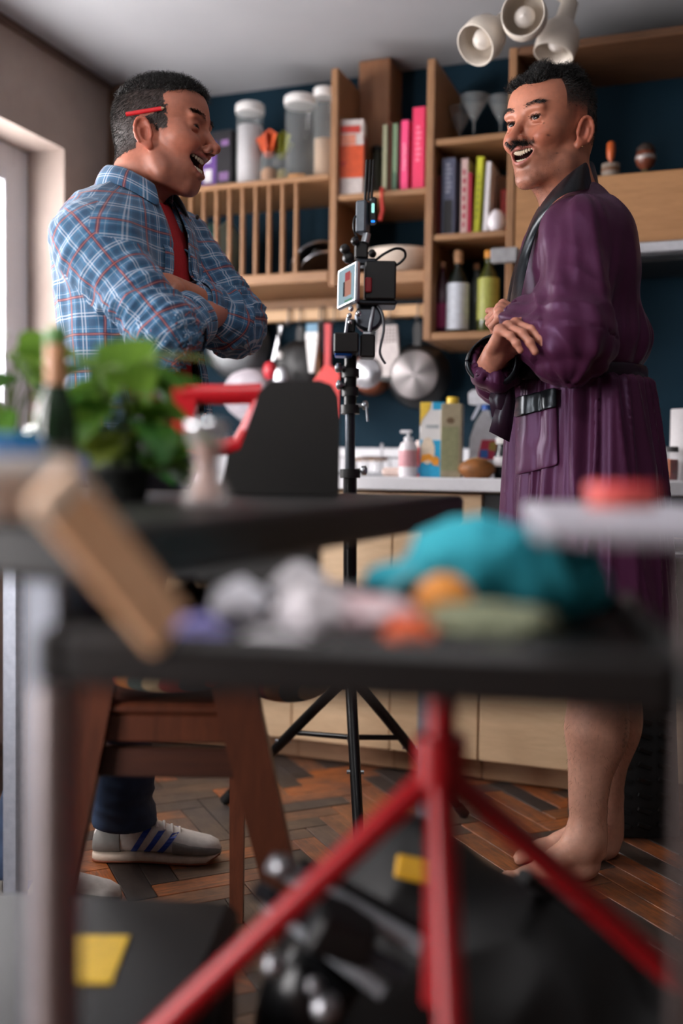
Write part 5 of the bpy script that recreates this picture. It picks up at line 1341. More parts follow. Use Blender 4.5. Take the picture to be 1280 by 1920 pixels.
HB = hairmat('black_hair', (8, 7, 7), (30, 26, 25))
p_, n_ = sample(hP, hN, top & (z > .085), 14000, 15)
hairpart('top_hair', p_, n_, lambda P: .020+.006*np.sin(P[:, 0]*90+P[:, 1]*70)-.007*sstep(.03, .08, P[:, 1]), lambda P, N: N*.55+np.array((.26, -.22, .16))+.22*np.stack([np.sin(P[:, 1]*160), np.sin(P[:, 0]*150), P[:, 0]*0], 1), .00070, HB, hcB, fB, upB, scB, B, 5, .24, .32, 16)
p_, n_ = sample(hP, hN, (side | backh) & (z > .040), 7000, 17)
hairpart('side_hair', p_, n_, lambda P: .003+.011*sstep(.04, .09, P[:, 2]), lambda P, N: N*.5+np.array((0, -.5, -.2)), .00050, HB, hcB, fB, upB, scB, B, 2, .3, 0, 18)
p_, n_ = sample(hP, hN, backh & (z <= .045) & (z > -.035), 2500, 27)
hairpart('nape_hair', p_, n_, lambda P: .003+.004*sstep(-.03, .04, P[:, 2]), lambda P, N: N*.4+np.array((0, -.3, -.7)), .00045, HB, hcB, fB, upB, scB, B, 2, .2, 0, 19)
br = (np.abs(z-(.0425+.0045*np.sin((ax-.015)*70))) < .0036) & (ax > .011) & (ax < .050) & (y > .055)
p_, n_ = sample(hP, hN, br, 620, 20)
hairpart('eyebrow', p_, n_, lambda P: np.full(len(P), .008), lambda P, N: N*.35+np.stack([np.sign(P[:, 0])*.9, P[:, 0]*0-.1, P[:, 0]*0+.05], 1), .00042, HB, hcB, fB, upB, scB, B, 2, .2, 0, 21)
zu = prB['mz']+prB['mh']+.0085+prB['bend']*.6*x*x; mo = (np.abs(z-zu) < .0050) & (ax < .031) & (y > .066) & (ax > .002)
p_, n_ = sample(hP, hN, mo, 950, 22)
hairpart('moustache', p_, n_, lambda P: np.full(len(P), .0075), lambda P, N: N*.28+np.stack([np.sign(P[:, 0])*.55, P[:, 0]*0+.05, P[:, 0]*0-.65], 1), .00045, HB, hcB, fB, upB, scB, B, 3, .2, 0, 23)
zl = prB['ez']+.0045-18*(ax-.0318)**2; la = (np.abs(z-zl) < .0016) & (ax > .019) & (ax < .046) & (y > .074)
p_, n_ = sample(hP, hN, la, 320, 24)
hairpart('eyelash', p_, n_, lambda P: np.full(len(P), .006), lambda P, N: N*.9+np.array((0, .3, .15)), .0004, HB, hcB, fB, upB, scB, B, 2, .15, 0, 25)
bt = (z < -.045) & (z > -.125) & (y > .0) & ~((np.abs(z-prB['mz']) < .022) & (ax < .034) & (y > .06))
p_, n_ = sample(hP, hN, bt, 3600, 26)
hairpart('beard_stubble', p_, n_, lambda P: np.full(len(P), .0014), lambda P, N: N*.6+np.array((0, .1, -.6)), .00026, hairmat('stubble_hair', (30, 20, 16), (80, 56, 44)), hcB, fB, upB, scB, B, 1, .3, 0, 28)
lh = (lP[:, 2] > .12) & (lP[:, 2] < .46); lN = vnormals(lP, lQ); p_, n_ = sample(lP, lN, lh, 2200, 29)
V, Qs = strands(p_, n_, lambda P: np.full(len(P), .010), lambda P, N: N*.45+np.array((0, 0, -.8)), .00022, 2, .35, 0, 30); o = link('leg_hair', npmesh('leg_hair', V, Qs), MATS.get('x') or hairmat('leg_hair_brown', (36, 22, 16), (70, 48, 36)), B); o['kind'] = 'stuff'
e_ = to_frame(np.array([[-.0795, -.004, -.036]])*scB, hcB, fB, upB)[0]; part('earring', MB().ell(e_, (.0016,)*3, 8, 6), mat('gold_stud', (214, 176, 120), .2, 1.0), B)

# ---- satin robe
def satin(name, c0, c1, rough=.30):
    s = NT(name); v = s.coord(); n = s.noise(v, 6, 3); n2 = s.noise(s.coord('Object', (34, 34, 9)), 1, 4, .6, .8)
    s.set(Base_Color=s.ramp(n, [(.3, lin(c0)), (.7, lin(c1))]), Roughness=rough, Sheen_Weight=.12, Sheen_Roughness=.4, Specular_IOR_Level=.36)
    s.b.inputs['Specular Tint'].default_value = (.80, .58, 1.0, 1) if 'purple' in name else (.8, .9, 1.0, 1)
    s.b.inputs['Sheen Tint'].default_value = (.62, .45, .75, 1); s.bump(n2, .22, .004); return s.m
SAT = satin('purple_satin', (62, 25, 48), (76, 33, 62), .43); BSAT = satin('black_satin', (12, 14, 17), (20, 23, 27), .28); BSAT.node_tree.nodes['Principled BSDF'].inputs['Sheen Weight'].default_value = .05
TB = lambda py, px, d=2.21: J(px, py, d)
rcf = rw_+u_(re_-rw_)*.035+np.array((-.004, 0, -.006)); LLb = Limb([ls_+np.array((.004, 0, .01)), le_, lw_], [.064, .072, .056]); LRb = Limb([rs_, re_, rcf], [.072, .060, .046])
def robe_torso():
    return [(ell(TB(520, 1080), (.180, .122, .160), RtB), .03), (ell(TB(450, 1086), (.160, .092, .090), RtB), .04), (ell(TB(640, 1080), (.168, .142, .115), RtB), .05),
            (cap(TB(418, 1082), ls_+np.array((.0, .03, -.0)), .058, .062), .04), (cap(TB(418, 1080), rs_+np.array((.0, -.03, -.0)), .058, .062), .04), (cap(TB(395, 1088), TB(430, 1096), .056, .08), .04),
            (ellcone(TB(1236, 1104), TB(705, 1086), .205, .166, .146, .130, RtB, 2.2), .05)]
rb = Sdf((-.42, -.42, .42), (.36, .40, 1.60), .0046)
for f_, k in robe_torso(): rb.u(f_, k)
for L in (LLb, LRb):
    for f_ in L.prims(): rb.u(f_, .045 if L is LLb else .028)
rb.s(cap(J(1058, 400, 2.20), J(1036, 335, 2.20), .056, .066), .008)
rb.s(ell(J(985, 388, 2.20), (.06, .055, .05), RtB), .01)
rb.s(cap(rcf+u_(re_-rcf)*.05, rcf+u_(rw_-rcf)*.08, .038, .042), .004); rb.s(cap(lw_+u_(le_-lw_)*.02, lw_+u_(lw_-le_)*.08, .040, .044), .004)
# waist pulled in by the belt
zb_ = TB(702, 1086)[2]
rP, rQ = rb.mesh(2); rN = vnormals(rP, rQ)
k1, d1 = LLb.nearest(rP); al1, an1 = LLb.coords(rP, k1); k2, d2 = LRb.nearest(rP); al2, an2 = LRb.coords(rP, k2); w1 = np.exp(-(d1/.02)**2); w2 = np.exp(-(d2/.02)**2)
n1_ = np.linalg.norm(le_-ls_); n2_ = np.linalg.norm(re_-rs_)
def drape(al, an, elb, seed):
    q = np.stack([al*5, np.cos(an)*2.3, np.sin(an)*2.3+al*5], 1); f1 = np.array([mnoise.noise(Vector(p_)+Vector((seed, 0, 0))) for p_ in q])
    q = np.stack([al*16, np.cos(an)*1.3, np.sin(an)*1.3+al*14], 1); f2 = np.array([mnoise.noise(Vector(p_)+Vector((0, seed, 0))) for p_ in q])
    e = np.exp(-((al-elb)/.09)**2); return .011*f1+(.008*e+.001)*(1-2*np.abs(f2))
disp = w1*drape(al1, an1, n1_, 5.5)+w2*drape(al2, an2, n2_, 1.9)
cx_, cy_ = TB(800, 1092)[:2]; ang = np.arctan2(rP[:, 1]-cy_, rP[:, 0]-cx_); below = sstep(zb_+.02, zb_-.03, rP[:, 2])
vf = np.array([mnoise.noise(Vector((math.cos(a)*3.0, math.sin(a)*3.0, zz_*1.0))) for a, zz_ in zip(ang, rP[:, 2])]); vf2 = np.array([mnoise.noise(Vector((math.cos(a)*5.5+3, math.sin(a)*5.5, zz_*1.6))) for a, zz_ in zip(ang, rP[:, 2])])
disp += below*(.022*vf+.014*(1-2*np.abs(vf2)))
bl = np.exp(-((rP[:, 2]-zb_-.07)/.06)**2)*(1-below)*(1-w1)*(1-w2); vb = np.array([mnoise.noise(Vector((math.cos(a)*7+9, math.sin(a)*7, zz_*4))) for a, zz_ in zip(ang, rP[:, 2])])
disp += bl*(.016*vb+.006); disp += (1-below)*(1-np.maximum(w1, w2))*(.008*ridge(rP, (9, 9, 6), 7.0)-.004)
disp -= .016*np.exp(-((rP[:, 2]-zb_)/.012)**2)*(1-w1*.9)*(1-w2*.9)
rP = rP+rN*disp[:, None]
keep = ~((rP[:, 2] < TB(1228, 1108)[2])[rQ].all(1)) | (np.abs((rP[rQ].mean(1)-np.array((cx_, cy_, 0)))[:, 0]) > 9)
ro = link('robe', npmesh('robe', rP, rQ[keep]), SAT, B); ro['label'] = 'purple satin dressing gown'
sd = ro.modifiers.new('thickness', 'SOLIDIFY'); sd.thickness = .002; sd.offset = -1
bvh = BVHTree.FromPolygons([Vector(p_) for p_ in rP], [tuple(q) for q in rQ])
eyeL = np.array((Matrix.Translation(Vector(bB)) @ Matrix.Rotation(TH, 4, 'Z')).inverted() @ Vector(EYE))
def snap(px, py, off, dflt=2.1):
    q = J(px, py, 2.0); d = Vector(q-eyeL).normalized(); h = bvh.ray_cast(Vector(eyeL), d)
    if h[0] is None: return J(px, py, dflt)
    n = h[1] if h[1].dot(d) < 0 else -h[1]; return np.array(h[0]+n*off)
# black shawl collar, near side then far side
inner = [(1114, 306, 2.31), (1106, 298, 2.20), (1084, 310, 2.10), (1044, 344, 2.10), (1005, 392, 2.14), (981, 452, 2.16), (962, 522, 2.17), (951, 592, 2.17)]
outer = [(1124, 350, 2.33), (1118, 354, 2.20), (1090, 358, 2.07), (1060, 362, 2.05), (1031, 390, 2.05), (1009, 436, 2.045), (988, 520, 2.05), (974, 594, 2.05)]
rows = []
for i_, (a, b) in enumerate(zip(inner, outer)):
    p0, p2 = J(*a), (snap(b[0], b[1], .006) if i_ > 3 else J(*b)); mid = (p0+p2)/2; rows.append([p0, mid+np.array((-.003, -.006, .003)), p2])
striploft('lapel', rows, BSAT, ro, thick=.0025)
inner = [(1112, 306, 2.33), (1085, 310, 2.33), (1045, 342, 2.31), (1010, 388, 2.29), (988, 450, 2.27), (966, 520, 2.24), (957, 588, 2.20)]
outer = [(1122, 350, 2.34), (1090, 355, 2.39), (1050, 365, 2.37), (1010, 400, 2.35), (985, 460, 2.34), (960, 525, 2.31), (950, 590, 2.27)]
striploft('lapel', [[J(*a), (J(*a)+J(*b))/2+np.array((-.010, 0, .004)), J(*b)] for a, b in zip(inner, outer)], BSAT, ro, thick=.004)
# cuffs, belt, tails, pocket
dR = u_(rw_-re_); cuff(rcf+dR*.004, dR, .048, .050, .060, 'cuff', BSAT, ro, wob=.004)

rows = []
for i in range(49):
    a = 2*math.pi*i/48; e = np.array((math.cos(a), math.sin(a), 0)); c0 = np.array((TB(702, 1086)[0], TB(702, 1086)[1], 0))
    rr_ = []
    for dz in (-.016, 0, .016):
        h = bvh.ray_cast(Vector(c0+np.array((0, 0, zb_-.004+dz))+e*.5), Vector(-e)); r_ = (Vector(c0[:2]).to_3d()-Vector((h[0].x, h[0].y, 0))).length if h[0] else .16
        rr_.append(min(r_, .185)+.005)
    r_ = float(np.clip(rr_[1], .105, .165))+.002
    rows.append([c0+e*(r_-.004)+np.array((0, 0, zb_-.022)), c0+e*(r_+.003)+np.array((0, 0, zb_-.005+.003*math.sin(5*a))), c0+e*(r_-.002)+np.array((0, 0, zb_+.014))])
striploft('belt', rows, satin('dark_plum_satin', (30, 14, 28), (38, 18, 34), .35), ro, thick=.005)
PLUM = bpy.data.materials['dark_plum_satin']
def tail(pts, w_, m=PLUM):
    rows = []
    for (px, py, d, s_) in pts:
        c = J(px, py, d); rows.append([c+np.array((-w_*s_, .004, .010*s_)), c+np.array((0, -.006, 0)), c+np.array((w_*s_, .004, -.008*s_))])
    striploft('belt_tail', rows, m, ro, thick=.002, sub=False)
tail([(952, 706, 2.12, .5), (945, 725, 2.10, .9), (938, 755, 2.10, 1.2), (940, 790, 2.11, 1.0)], .020); tail([(955, 706, 2.11, .5), (952, 745, 2.10, .9), (944, 785, 2.10, 1.1), (936, 820, 2.11, 1.2)], .018)
part('belt_knot', MB().ell(J(953, 703, 2.10), (.022, .020, .016), 14, 10), PLUM, ro)
def patch(corners, off, nu=9, nv=9):
    (a, b, c, d) = corners; rows = []
    for i in range(nu):
        t = i/(nu-1); r_ = []
        for j in range(nv):
            q = j/(nv-1); px = (a[0]*(1-t)+b[0]*t)*(1-q)+(d[0]*(1-t)+c[0]*t)*q; py = (a[1]*(1-t)+b[1]*t)*(1-q)+(d[1]*(1-t)+c[1]*t)*q; r_.append(snap(px, py, off))
        rows.append(r_)
    return rows
striploft('pocket', patch(((968, 770), (1044, 762), (1049, 872), (968, 892)), .005), SAT, ro, thick=.003)
striploft('pocket_flap', patch(((971, 746), (1043, 728), (1044, 765), (968, 784)), .011), BSAT, ro, thick=.004)
# ------------------------------------------------------------------ camera rig on a light stand, between the two men
bS = atz(657, 1555, 0); S_D = 2.46
cs = thing('camera_stand', 'black tripod light stand carrying the video camera between the men', 'tripod', bS, TH); J, JZ = local(bS)
j3 = lambda *a: Vector(J(*a))
CHR = mat('chrome', (206, 208, 212), .15, 1.0, var=.02); GUN = mat('gunmetal', (70, 74, 80), .3, .9); SILV = mat('satin_aluminium', (170, 176, 182), .3, .9, var=.04)
part('lower_column', MB().cyl(j3(656, 1290, S_D), j3(656, 890, S_D), .017, n=18), BLKM, cs)
part('chrome_column', MB().cyl(j3(656, 889, S_D), j3(656, 770, S_D), .0125, n=18), GUN, cs)
part('upper_column', MB().cyl(j3(656, 769, S_D), j3(657, 668, S_D), .0155, n=18), BLKM, cs)
for (px, py, w_) in ((656, 888, .026), (656, 768, .024), (656, 735, .021), (657, 700, .022), (656, 1280, .03)):
    part('collar', MB().cyl(j3(px, py+8, S_D), j3(px, py-8, S_D), w_, n=18), BLK, cs)
for (px, py, sx) in ((640, 690, -1), (642, 722, -1), (678, 760, 1), (676, 882, 1)):
    part('clamp_knob', MB().cyl(j3(657, py, S_D), j3(px+6*sx, py, S_D-.01), .005, n=8).lathe([(.004, 0), (.011, .003), (.012, .012), (.006, .016)], c=j3(px, py, S_D-.01), axis=Vector((sx, -.2, 0)), n=14), SILV, cs)
part('clamp_lever', MB().tube([j3(660, 762, S_D), j3(686, 760, S_D-.02), j3(689, 790, S_D-.02)], .0035, 6), SILV, cs)
ap = j3(656, 1262, S_D)
for (fx, fy) in ((424, 1506), (676, 1650), (868, 1532)):
    ft = Vector(JZ(fx, fy)); ft.z = .012
    d = (ft-ap); l = part('leg', MB().tube([ap, ap+d*.5, ft], [.014, .0135, .012], 12), BLKM, cs)
    part('rubber_foot', MB().cyl(ft-d.normalized()*.03, ft+d.normalized()*.008, .015, n=12), BLK, l)
    m_ = ap+d*.52; part('leg_bolt', MB().cyl(m_-Vector((.02, 0, 0)), m_+Vector((.02, 0, 0)), .005, n=8), SILV, l)
    part('brace', MB().tube([ap-Vector((0, 0, .16)), ap+d*.45], .007, 8), BLKM, l)
# mounting block and cage
rg = thing('video_camera', 'black cinema camera rig with side monitor and antenna on the stand', 'camera', bS+Vector((0, 0, 0)), TH)
def cb_(name, px0, px1, py0, py1, d, dep, m, lab=None, par=None, rot=0):
    a, b = j3(px0, py1, d), j3(px1, py0, d); c = (a+b)/2; return part(name, MB().box(c, (abs(b.x-a.x), dep, abs(b.z-a.z)), Euler((0, 0, rot)), .004), m, par or rg, lab)
DK = mat('camera_black', (17, 17, 18), .42, var=.15)
cb_('battery_plate', 625, 672, 627, 664, 2.42, .07, mat('warm_black', (26, 23, 22), .45)); cb_('battery_side', 674, 703, 630, 672, 2.44, .06, DK)
cb_('plate_lip', 627, 660, 665, 669, 2.42, .06, mat('blue_anodised', (20, 84, 176), .3, .5), 'blue anodised plate lip')
cb_('neck_clamp', 648, 666, 600, 626, 2.45, .04, DK); cb_('base_plate', 668, 742, 568, 576, 2.45, .09, GUN); cb_('body', 682, 741, 497, 567, 2.45, .10, DK)
cb_('record_panel', 684, 697, 520, 548, 2.395, .006, mat('dark_red_panel', (140, 22, 34), .4), 'dark red side panel')
cb_('top_plate', 668, 705, 488, 500, 2.44, .05, GUN); cb_('hdmi_block', 664, 690, 455, 487, 2.44, .04, DK)
for (px, py, r) in ((649, 470, .012), (655, 486, .014), (668, 455, .010), (700, 478, .009)):
    part('mount_knob', MB().lathe([(r*.5, 0), (r, .004), (r, .014), (r*.4, .018)], c=j3(px, py, 2.42), axis=(-.4, -1, .2), n=14), DK, rg)
part('rod', MB().cyl(j3(652, 596, 2.40), j3(646, 640, 2.40), .004, n=8), SILV, rg); part('rod', MB().cyl(j3(700, 576, 2.42), j3(692, 624, 2.42), .0045, n=8), SILV, rg); part('rod_end', MB().cyl(j3(680, 626, 2.42), j3(694, 626, 2.42), .007, n=10), SILV, rg)
for (px, py, r) in ((658, 579, .006), (655, 592, .006), (656, 604, .0055), (672, 588, .007)): part('stud', MB().ell(j3(px, py, 2.395), (r, r, r*1.2), 10, 8), CHR, rg)
part('focus_ring', MB().lathe([(.03, 0), (.034, .004), (.034, .03), (.028, .034)], c=j3(690, 600, 2.46), axis=(0, -1, .1), n=20), GUN, rg)
def cr(p, n=6):
    p = [Vector(q) for q in p]; e = [p[0]]+p+[p[-1]]; o = []
    for i in range(1, len(e)-2):
        for k in range(n):
            t = k/n; a, b, c, d = e[i-1:i+3]; o.append(.5*((2*b)+(c-a)*t+(2*a-5*b+4*c-d)*t*t+(3*b-a-3*c+d)*t*t*t))
    return o+[p[-1]]
# side monitor: bright screen facing left towards the laughing man and the camera
a, b, c, d = j3(637, 508, 2.45), j3(673, 487, 2.38), j3(671, 566, 2.38), j3(635, 582, 2.45)
ce = (a+b+c+d)/4; ux = ((b-a)+(c-d)).normalized(); uz = ((a-d)+(b-c)).normalized(); nn = ux.cross(uz).normalized()
W2, H2 = ((b-a).length+(c-d).length)/4, ((a-d).length+(b-c).length)/4; Rm = Matrix((ux, nn, uz)).transposed()
mo = part('monitor', MB().box(ce, (2*W2, .014, 2*H2), Rm, .004), SILV, rg, 'small bright monitor with silver bezel')
def emit(name, rgb, st):
    s = NT(name); n = s.noise(s.coord(), 30, 2); cc = s.ramp(n, [(.3, tuple(.85*x for x in lin(rgb))), (.7, lin(rgb))]); s.set(Base_Color=(.01, .01, .012, 1), Emission_Color=cc, Emission_Strength=st, Roughness=.7, Specular_IOR_Level=.03); return s.m
def scr(u0, u1, v0, v1, m, k): 
    c0 = ce+ux*((u0+u1)/2*W2)+uz*((v0+v1)/2*H2)+nn*(.0075+.0004*k); return part('screen_image', MB().box(c0, ((u1-u0)*W2, .001, (v1-v0)*H2), Rm, 0), m, mo)
part('screen', MB().box(ce+nn*.0072, (2*W2*.84, .001, 2*H2*.86), Rm, 0), emit('screen_white', (176, 204, 216), .75), mo)
scr(-.12, .52, -.55, .5, emit('screen_skin', (216, 150, 128), .7), 1); scr(-.1, .4, .2, .62, emit('screen_red', (200, 80, 80), .7), 2); scr(-.28, -.12, -.5, .2, emit('screen_dark', (50, 46, 60), .3), 2); scr(-.1, .62, -.82, -.74, emit('screen_green', (120, 206, 160), .45), 2)
# transmitter, antenna, status lights, cables
cb_('transmitter', 669, 691, 378, 438, 2.42, .03, mat('grey_metal_case', (92, 100, 108), .4, .5), 'grey metal wireless transmitter', None, R_(-25)); cb_('status_panel', 692, 706, 372, 420, 2.42, .03, DK)
cb_('status_light', 696, 702, 381, 399, 2.402, .004, emit('mint_led', (150, 214, 206), 1.6), 'pale mint status light'); cb_('record_light', 695, 703, 413, 417, 2.402, .004, emit('blue_led', (30, 120, 240), 2.5), 'blue status light')
for k, px in enumerate((687, 693, 699)): part('antenna', MB().tube([j3(px-3, 376, 2.42), j3(px+1, 300, 2.42)], .0035, 8), BLK, rg)
part('knurled_mount', MB().cyl(j3(684, 455, 2.42), j3(688, 438, 2.42), .010, n=14), SILV, rg)
part('cable', MB().tube(cr([j3(704, 488, 2.42), j3(720, 476, 2.40), j3(742, 466, 2.40), j3(757, 470, 2.41), j3(759, 482, 2.42), j3(748, 494, 2.43), j3(735, 500, 2.44)]), .0032, 8), BLK, rg)
part('cable', MB().tube(cr([j3(708, 574, 2.42), j3(717, 590, 2.40), j3(719, 620, 2.40), j3(712, 660, 2.41), j3(722, 682, 2.42)]), .0032, 8), mat('grey_cable', (86, 90, 96), .5), rg)
part('cable', MB().tube(cr([j3(672, 400, 2.43), j3(664, 410, 2.41), j3(663, 430, 2.41), j3(670, 446, 2.43)]), .0025, 8), BLK, rg)

# ------------------------------------------------------------------ chair tucked under the table
CHW = woodmat('red_brown_teak', (74, 38, 24), (106, 56, 36), (10, 10, 1.5), .4)
bC = atz(330, 1800, 0); ch = thing('dining_chair', 'red-brown teak dining chair with splayed legs and striped seat cushion', 'chair', bC, TH); J, JZ = local(bC); j3 = lambda *a: Vector(J(*a))
def plank(p0, p1, w0, w1, th, name, m=CHW):
    """flat tapered leg: width across the picture, thickness in depth"""
    p0, p1 = Vector(p0), Vector(p1); ax = Vector((1, 0, 0)); V = []
    for p, w_ in ((p0, w0), (p1, w1)):
        V += [p+ax*(-w_/2)+Vector((0, -th/2, 0)), p+ax*(w_/2)+Vector((0, -th/2, 0)), p+ax*(w_/2)+Vector((0, th/2, 0)), p+ax*(-w_/2)+Vector((0, th/2, 0))]
    return part(name, MB().add(V, [(0, 1, 2, 3), (7, 6, 5, 4), (0, 4, 5, 1), (1, 5, 6, 2), (2, 6, 7, 3), (3, 7, 4, 0)]), m, ch)
fr_, fl_ = j3(588, 1740, 1.62), j3(72, 1740, 1.62); fr_.z = fl_.z = .001
plank(j3(432, 1255, 1.62), fr_, .075, .045, .032, 'leg'); plank(j3(186, 1255, 1.62), fl_, .065, .04, .032, 'leg')
br_, bl_ = j3(444, 1700, 1.98), j3(104, 1700, 1.98); br_.z = bl_.z = .001
plank(j3(446, 1330, 1.98), br_, .030, .026, .03, 'leg'); plank(j3(175, 1330, 1.98), bl_, .030, .026, .03, 'leg')
a, b = j3(196, 1342, 1.63), j3(436, 1342, 1.63); part('front_rail', MB().bx(a.x, b.x, a.y-.012, a.y+.012, a.z-.040, a.z+.006), CHW, ch)
part('lower_rail', MB().bx(a.x-.02, b.x+.02, a.y-.010, a.y+.012, a.z-.098, a.z-.050), woodmat('dark_teak', (58, 30, 22), (78, 42, 28), (1.5, 10, 10), .45), ch)
part('seat', MB().bx(a.x-.03, b.x+.03, a.y-.02, a.y+.36, a.z+.008, a.z+.026, .006), CHW, ch)
part('side_rail', MB().bx(b.x-.008, b.x+.012, a.y, a.y+.34, a.z-.036, a.z+.004), CHW, ch); part('side_rail', MB().bx(a.x-.012, a.x+.008, a.y, a.y+.34, a.z-.036, a.z+.004), CHW, ch)
part('backrest', MB().bx(a.x-.01, b.x+.02, a.y+.345, a.y+.37, a.z+.22, a.z+.33, .006), CHW, ch); 
for x in (a.x+.02, b.x-.01): part('back_post', MB().bx(x-.013, x+.013, a.y+.345, a.y+.37, a.z+.026, a.z+.22, .004), CHW, ch)
cu = thing('seat_cushion', 'multicoloured striped seat cushion hanging over the chair edge', 'cushion', bC, TH)
s = NT('striped_wool'); sp = s.n('ShaderNodeSeparateXYZ'); s.L(s.coord('Object', (1, 1, 1), (0, 0, .5)), sp.inputs[0]); fr = s.math('FRACT', s.math('MULTIPLY', sp.outputs[0], 6.0))
s.set(Base_Color=s.ramp(fr, [(0, lin((176, 46, 32))), (.2, lin((200, 120, 50))), (.36, lin((70, 88, 84))), (.52, lin((196, 170, 130))), (.68, lin((160, 50, 40))), (.84, lin((40, 70, 80)))], 'CONSTANT'), Roughness=.9); s.bump(s.noise(s.coord(), 300, 2), .3, .001)
sc_ = Sdf((a.x-.08, a.y-.10, a.z-.04), (b.x+.20, a.y+.42, a.z+.13), .006)
sc_.u(ell(((a.x+b.x)/2, a.y+.16, a.z+.062), (.16, .22, .034)), .02); sc_.u(ell((b.x+.085, a.y+.14, a.z+.030), (.075, .10, .030)), .04)
sP_, sQ_ = sc_.mesh(2); link('cushion_body', npmesh('cushion_body', sP_, sQ_), s.m, cu)
# ------------------------------------------------------------------ black-topped table at left
TBL = NT('black_laminate'); nz = TBL.noise(TBL.coord(), 30, 4); TBL.set(Base_Color=TBL.ramp(nz, [(.3, lin((11, 10, 10))), (.7, lin((17, 15, 15)))]), Roughness=.45, Specular_IOR_Level=.35); TBL = TBL.m
ZT = .860
tb = thing('work_table', 'black-topped work table holding the plant and red-handled case', 'table', (-.76, 1.1, 0))
part('table_top', MB().bx(-.52, .385, -.50, .49, ZT-.045, ZT, .006), TBL, tb)
for (x, y) in ((-.47, -.40), (.28, -.45), (-.47, .45), (.345, .45)):
    part('leg', MB().bx(x-.017, x+.017, y-.017, y+.017, .001, ZT-.046), mat('grey_steel_leg', (128, 132, 142), .4, .6), tb)
part('apron', MB().bx(-.37, .33, -.02, .0, ZT-.10, ZT-.047), BLK, tb)
# ------------------------------------------------------------------ trolley with tray in front
d0 = .80; cT = at(722, 1000, d0); YAW = TH-R_(9)
tr = thing('equipment_trolley', 'black tray trolley on pale metal posts in the foreground', 'trolley', (cT.x, cT.y, 0), YAW)
TRB = mat('brown_black_plastic', (17, 13, 12), .5, var=.1, bump=.1, vs_=150); POST = mat('pale_pinkish_metal', (152, 142, 142), .4, .5)
HX, HY, ZF = .197, .150, .770
part('tray_floor', MB().bx(-HX, HX, -HY, HY, ZF-.012, ZF), TRB, tr)
part('tray_rim', MB().bx(-HX-.004, HX+.004, -HY-.018, -HY, ZF-.020, ZF+.020, .006), TRB, tr); part('tray_rim', MB().bx(-HX-.004, HX+.004, HY, HY+.018, ZF-.020, ZF+.020, .006), TRB, tr)
part('tray_rim', MB().bx(-HX-.022, -HX-.004, -HY-.018, HY+.018, ZF-.020, ZF+.020, .006), TRB, tr); part('tray_rim', MB().bx(HX+.004, HX+.022, -HY-.018, HY+.018, ZF-.020, ZF+.020, .006), TRB, tr)
for sx in (-1, 1):
    xq = sx*(HX+.013); p = part('post', MB().cyl((xq, -HY-.009, .045), (xq, -HY-.009, .858 if sx > 0 else ZF-.021), .0115 if sx < 0 else .0075, n=16), POST if sx < 0 else mat('dark_brown_metal', (70, 60, 58), .45, .5), tr)
    fb = part('foot_bar', MB().bx(xq-.014, xq+.014, -HY-.03, HY-.02, .022, .044), POST, tr)
    for yq in (-HY-.01, HY-.04): part('castor', MB().cyl((xq-.009, yq, .0115), (xq+.009, yq, .0115), .011, n=16), BLK, fb)
part('cross_bar', MB().bx(-HX+.002, HX-.002, HY-.09, HY-.065, .024, .042), POST, tr)
part('upper_shelf', MB().bx(HX-.085, HX+.06, -HY-.03, HY+.03, .858, .872, .004), mat('pale_grey_tray', (176, 174, 184), .45), tr)
def on_tray(px, py_base, z=ZF): return atz(px, py_base, z)
# ------------------------------------------------------------------ things on the tray
def crumple(name, label, cat, px, d, r, rgb, seed, sq=(1, 1, .8), rough=.6, grp=None, z=ZF):
    q = at(px, 1100, d); q = Vector((q.x, q.y, z)); t = thing(name, label, cat, q, 0, grp); bmx = bmesh.new(); bmesh.ops.create_icosphere(bmx, subdivisions=4, radius=1)
    for v in bmx.verts:
        n = v.co.normalized(); k = 1+.30*mnoise.noise(n*1.7+Vector((seed, 0, 0)))-.22*abs(mnoise.noise(n*4+Vector((0, seed, 0)))); v.co = Vector((n.x*r*k*sq[0], n.y*r*k*sq[1], n.z*r*k*sq[2]))
    mn = min(v.co.z for v in bmx.verts)
    for v in bmx.verts: v.co.z -= mn
    me = bpy.data.meshes.new(name); bmx.to_mesh(me); bmx.free(); me.polygons.foreach_set('use_smooth', [True]*len(me.polygons))
    link('crumpled_sheet', me, mat('sheet_'+name+str(seed), rgb, rough), t); return t
gt = 'crumpled tissues on the tray'
crumple('tissue', 'crumpled white tissue nearest the wooden batten', 'tissue', 448, .80, .024, (232, 232, 240), 1.0, grp=gt)
crumple('tissue', 'crumpled white tissue in front of the red packet', 'tissue', 585, .74, .027, (238, 232, 236), 2.3, grp=gt)
crumple('tissue', 'greyish crumpled tissue at the back of the tray', 'tissue', 560, .90, .026, (210, 206, 210), 4.1, grp=gt)
crumple('tissue', 'flat white tissue at the front rim of the tray', 'tissue', 520, .70, .020, (240, 236, 240), 5.6, (1.5, 1, .4), grp=gt)
crumple('foil_wrapper', 'pinkish white foil wrapper beside the orange', 'wrapper', 690, .76, .027, (236, 208, 212), 7.7, (1.5, 1, .6), .35)
crumple('red_wrapper', 'dark red wrapper behind the foil', 'wrapper', 715, .84, .024, (156, 34, 32), 9.2, (1.7, 1, .55), .5)
crumple('orange_wrapper', 'small orange wrapper at the tray front', 'wrapper', 770, .73, .017, (240, 104, 50), 11.0, (1.2, 1, .7), .5)
crumple('lavender_cloth', 'small lavender cloth by the wooden batten', 'cloth', 368, .72, .018, (146, 140, 206), 12.4, (1.3, 1, .6), .8)
q = at(832, 1120, .80); t = thing('orange_fruit', 'small orange lying in front of the teal pouch', 'fruit', (q.x, q.y, ZF+.001))
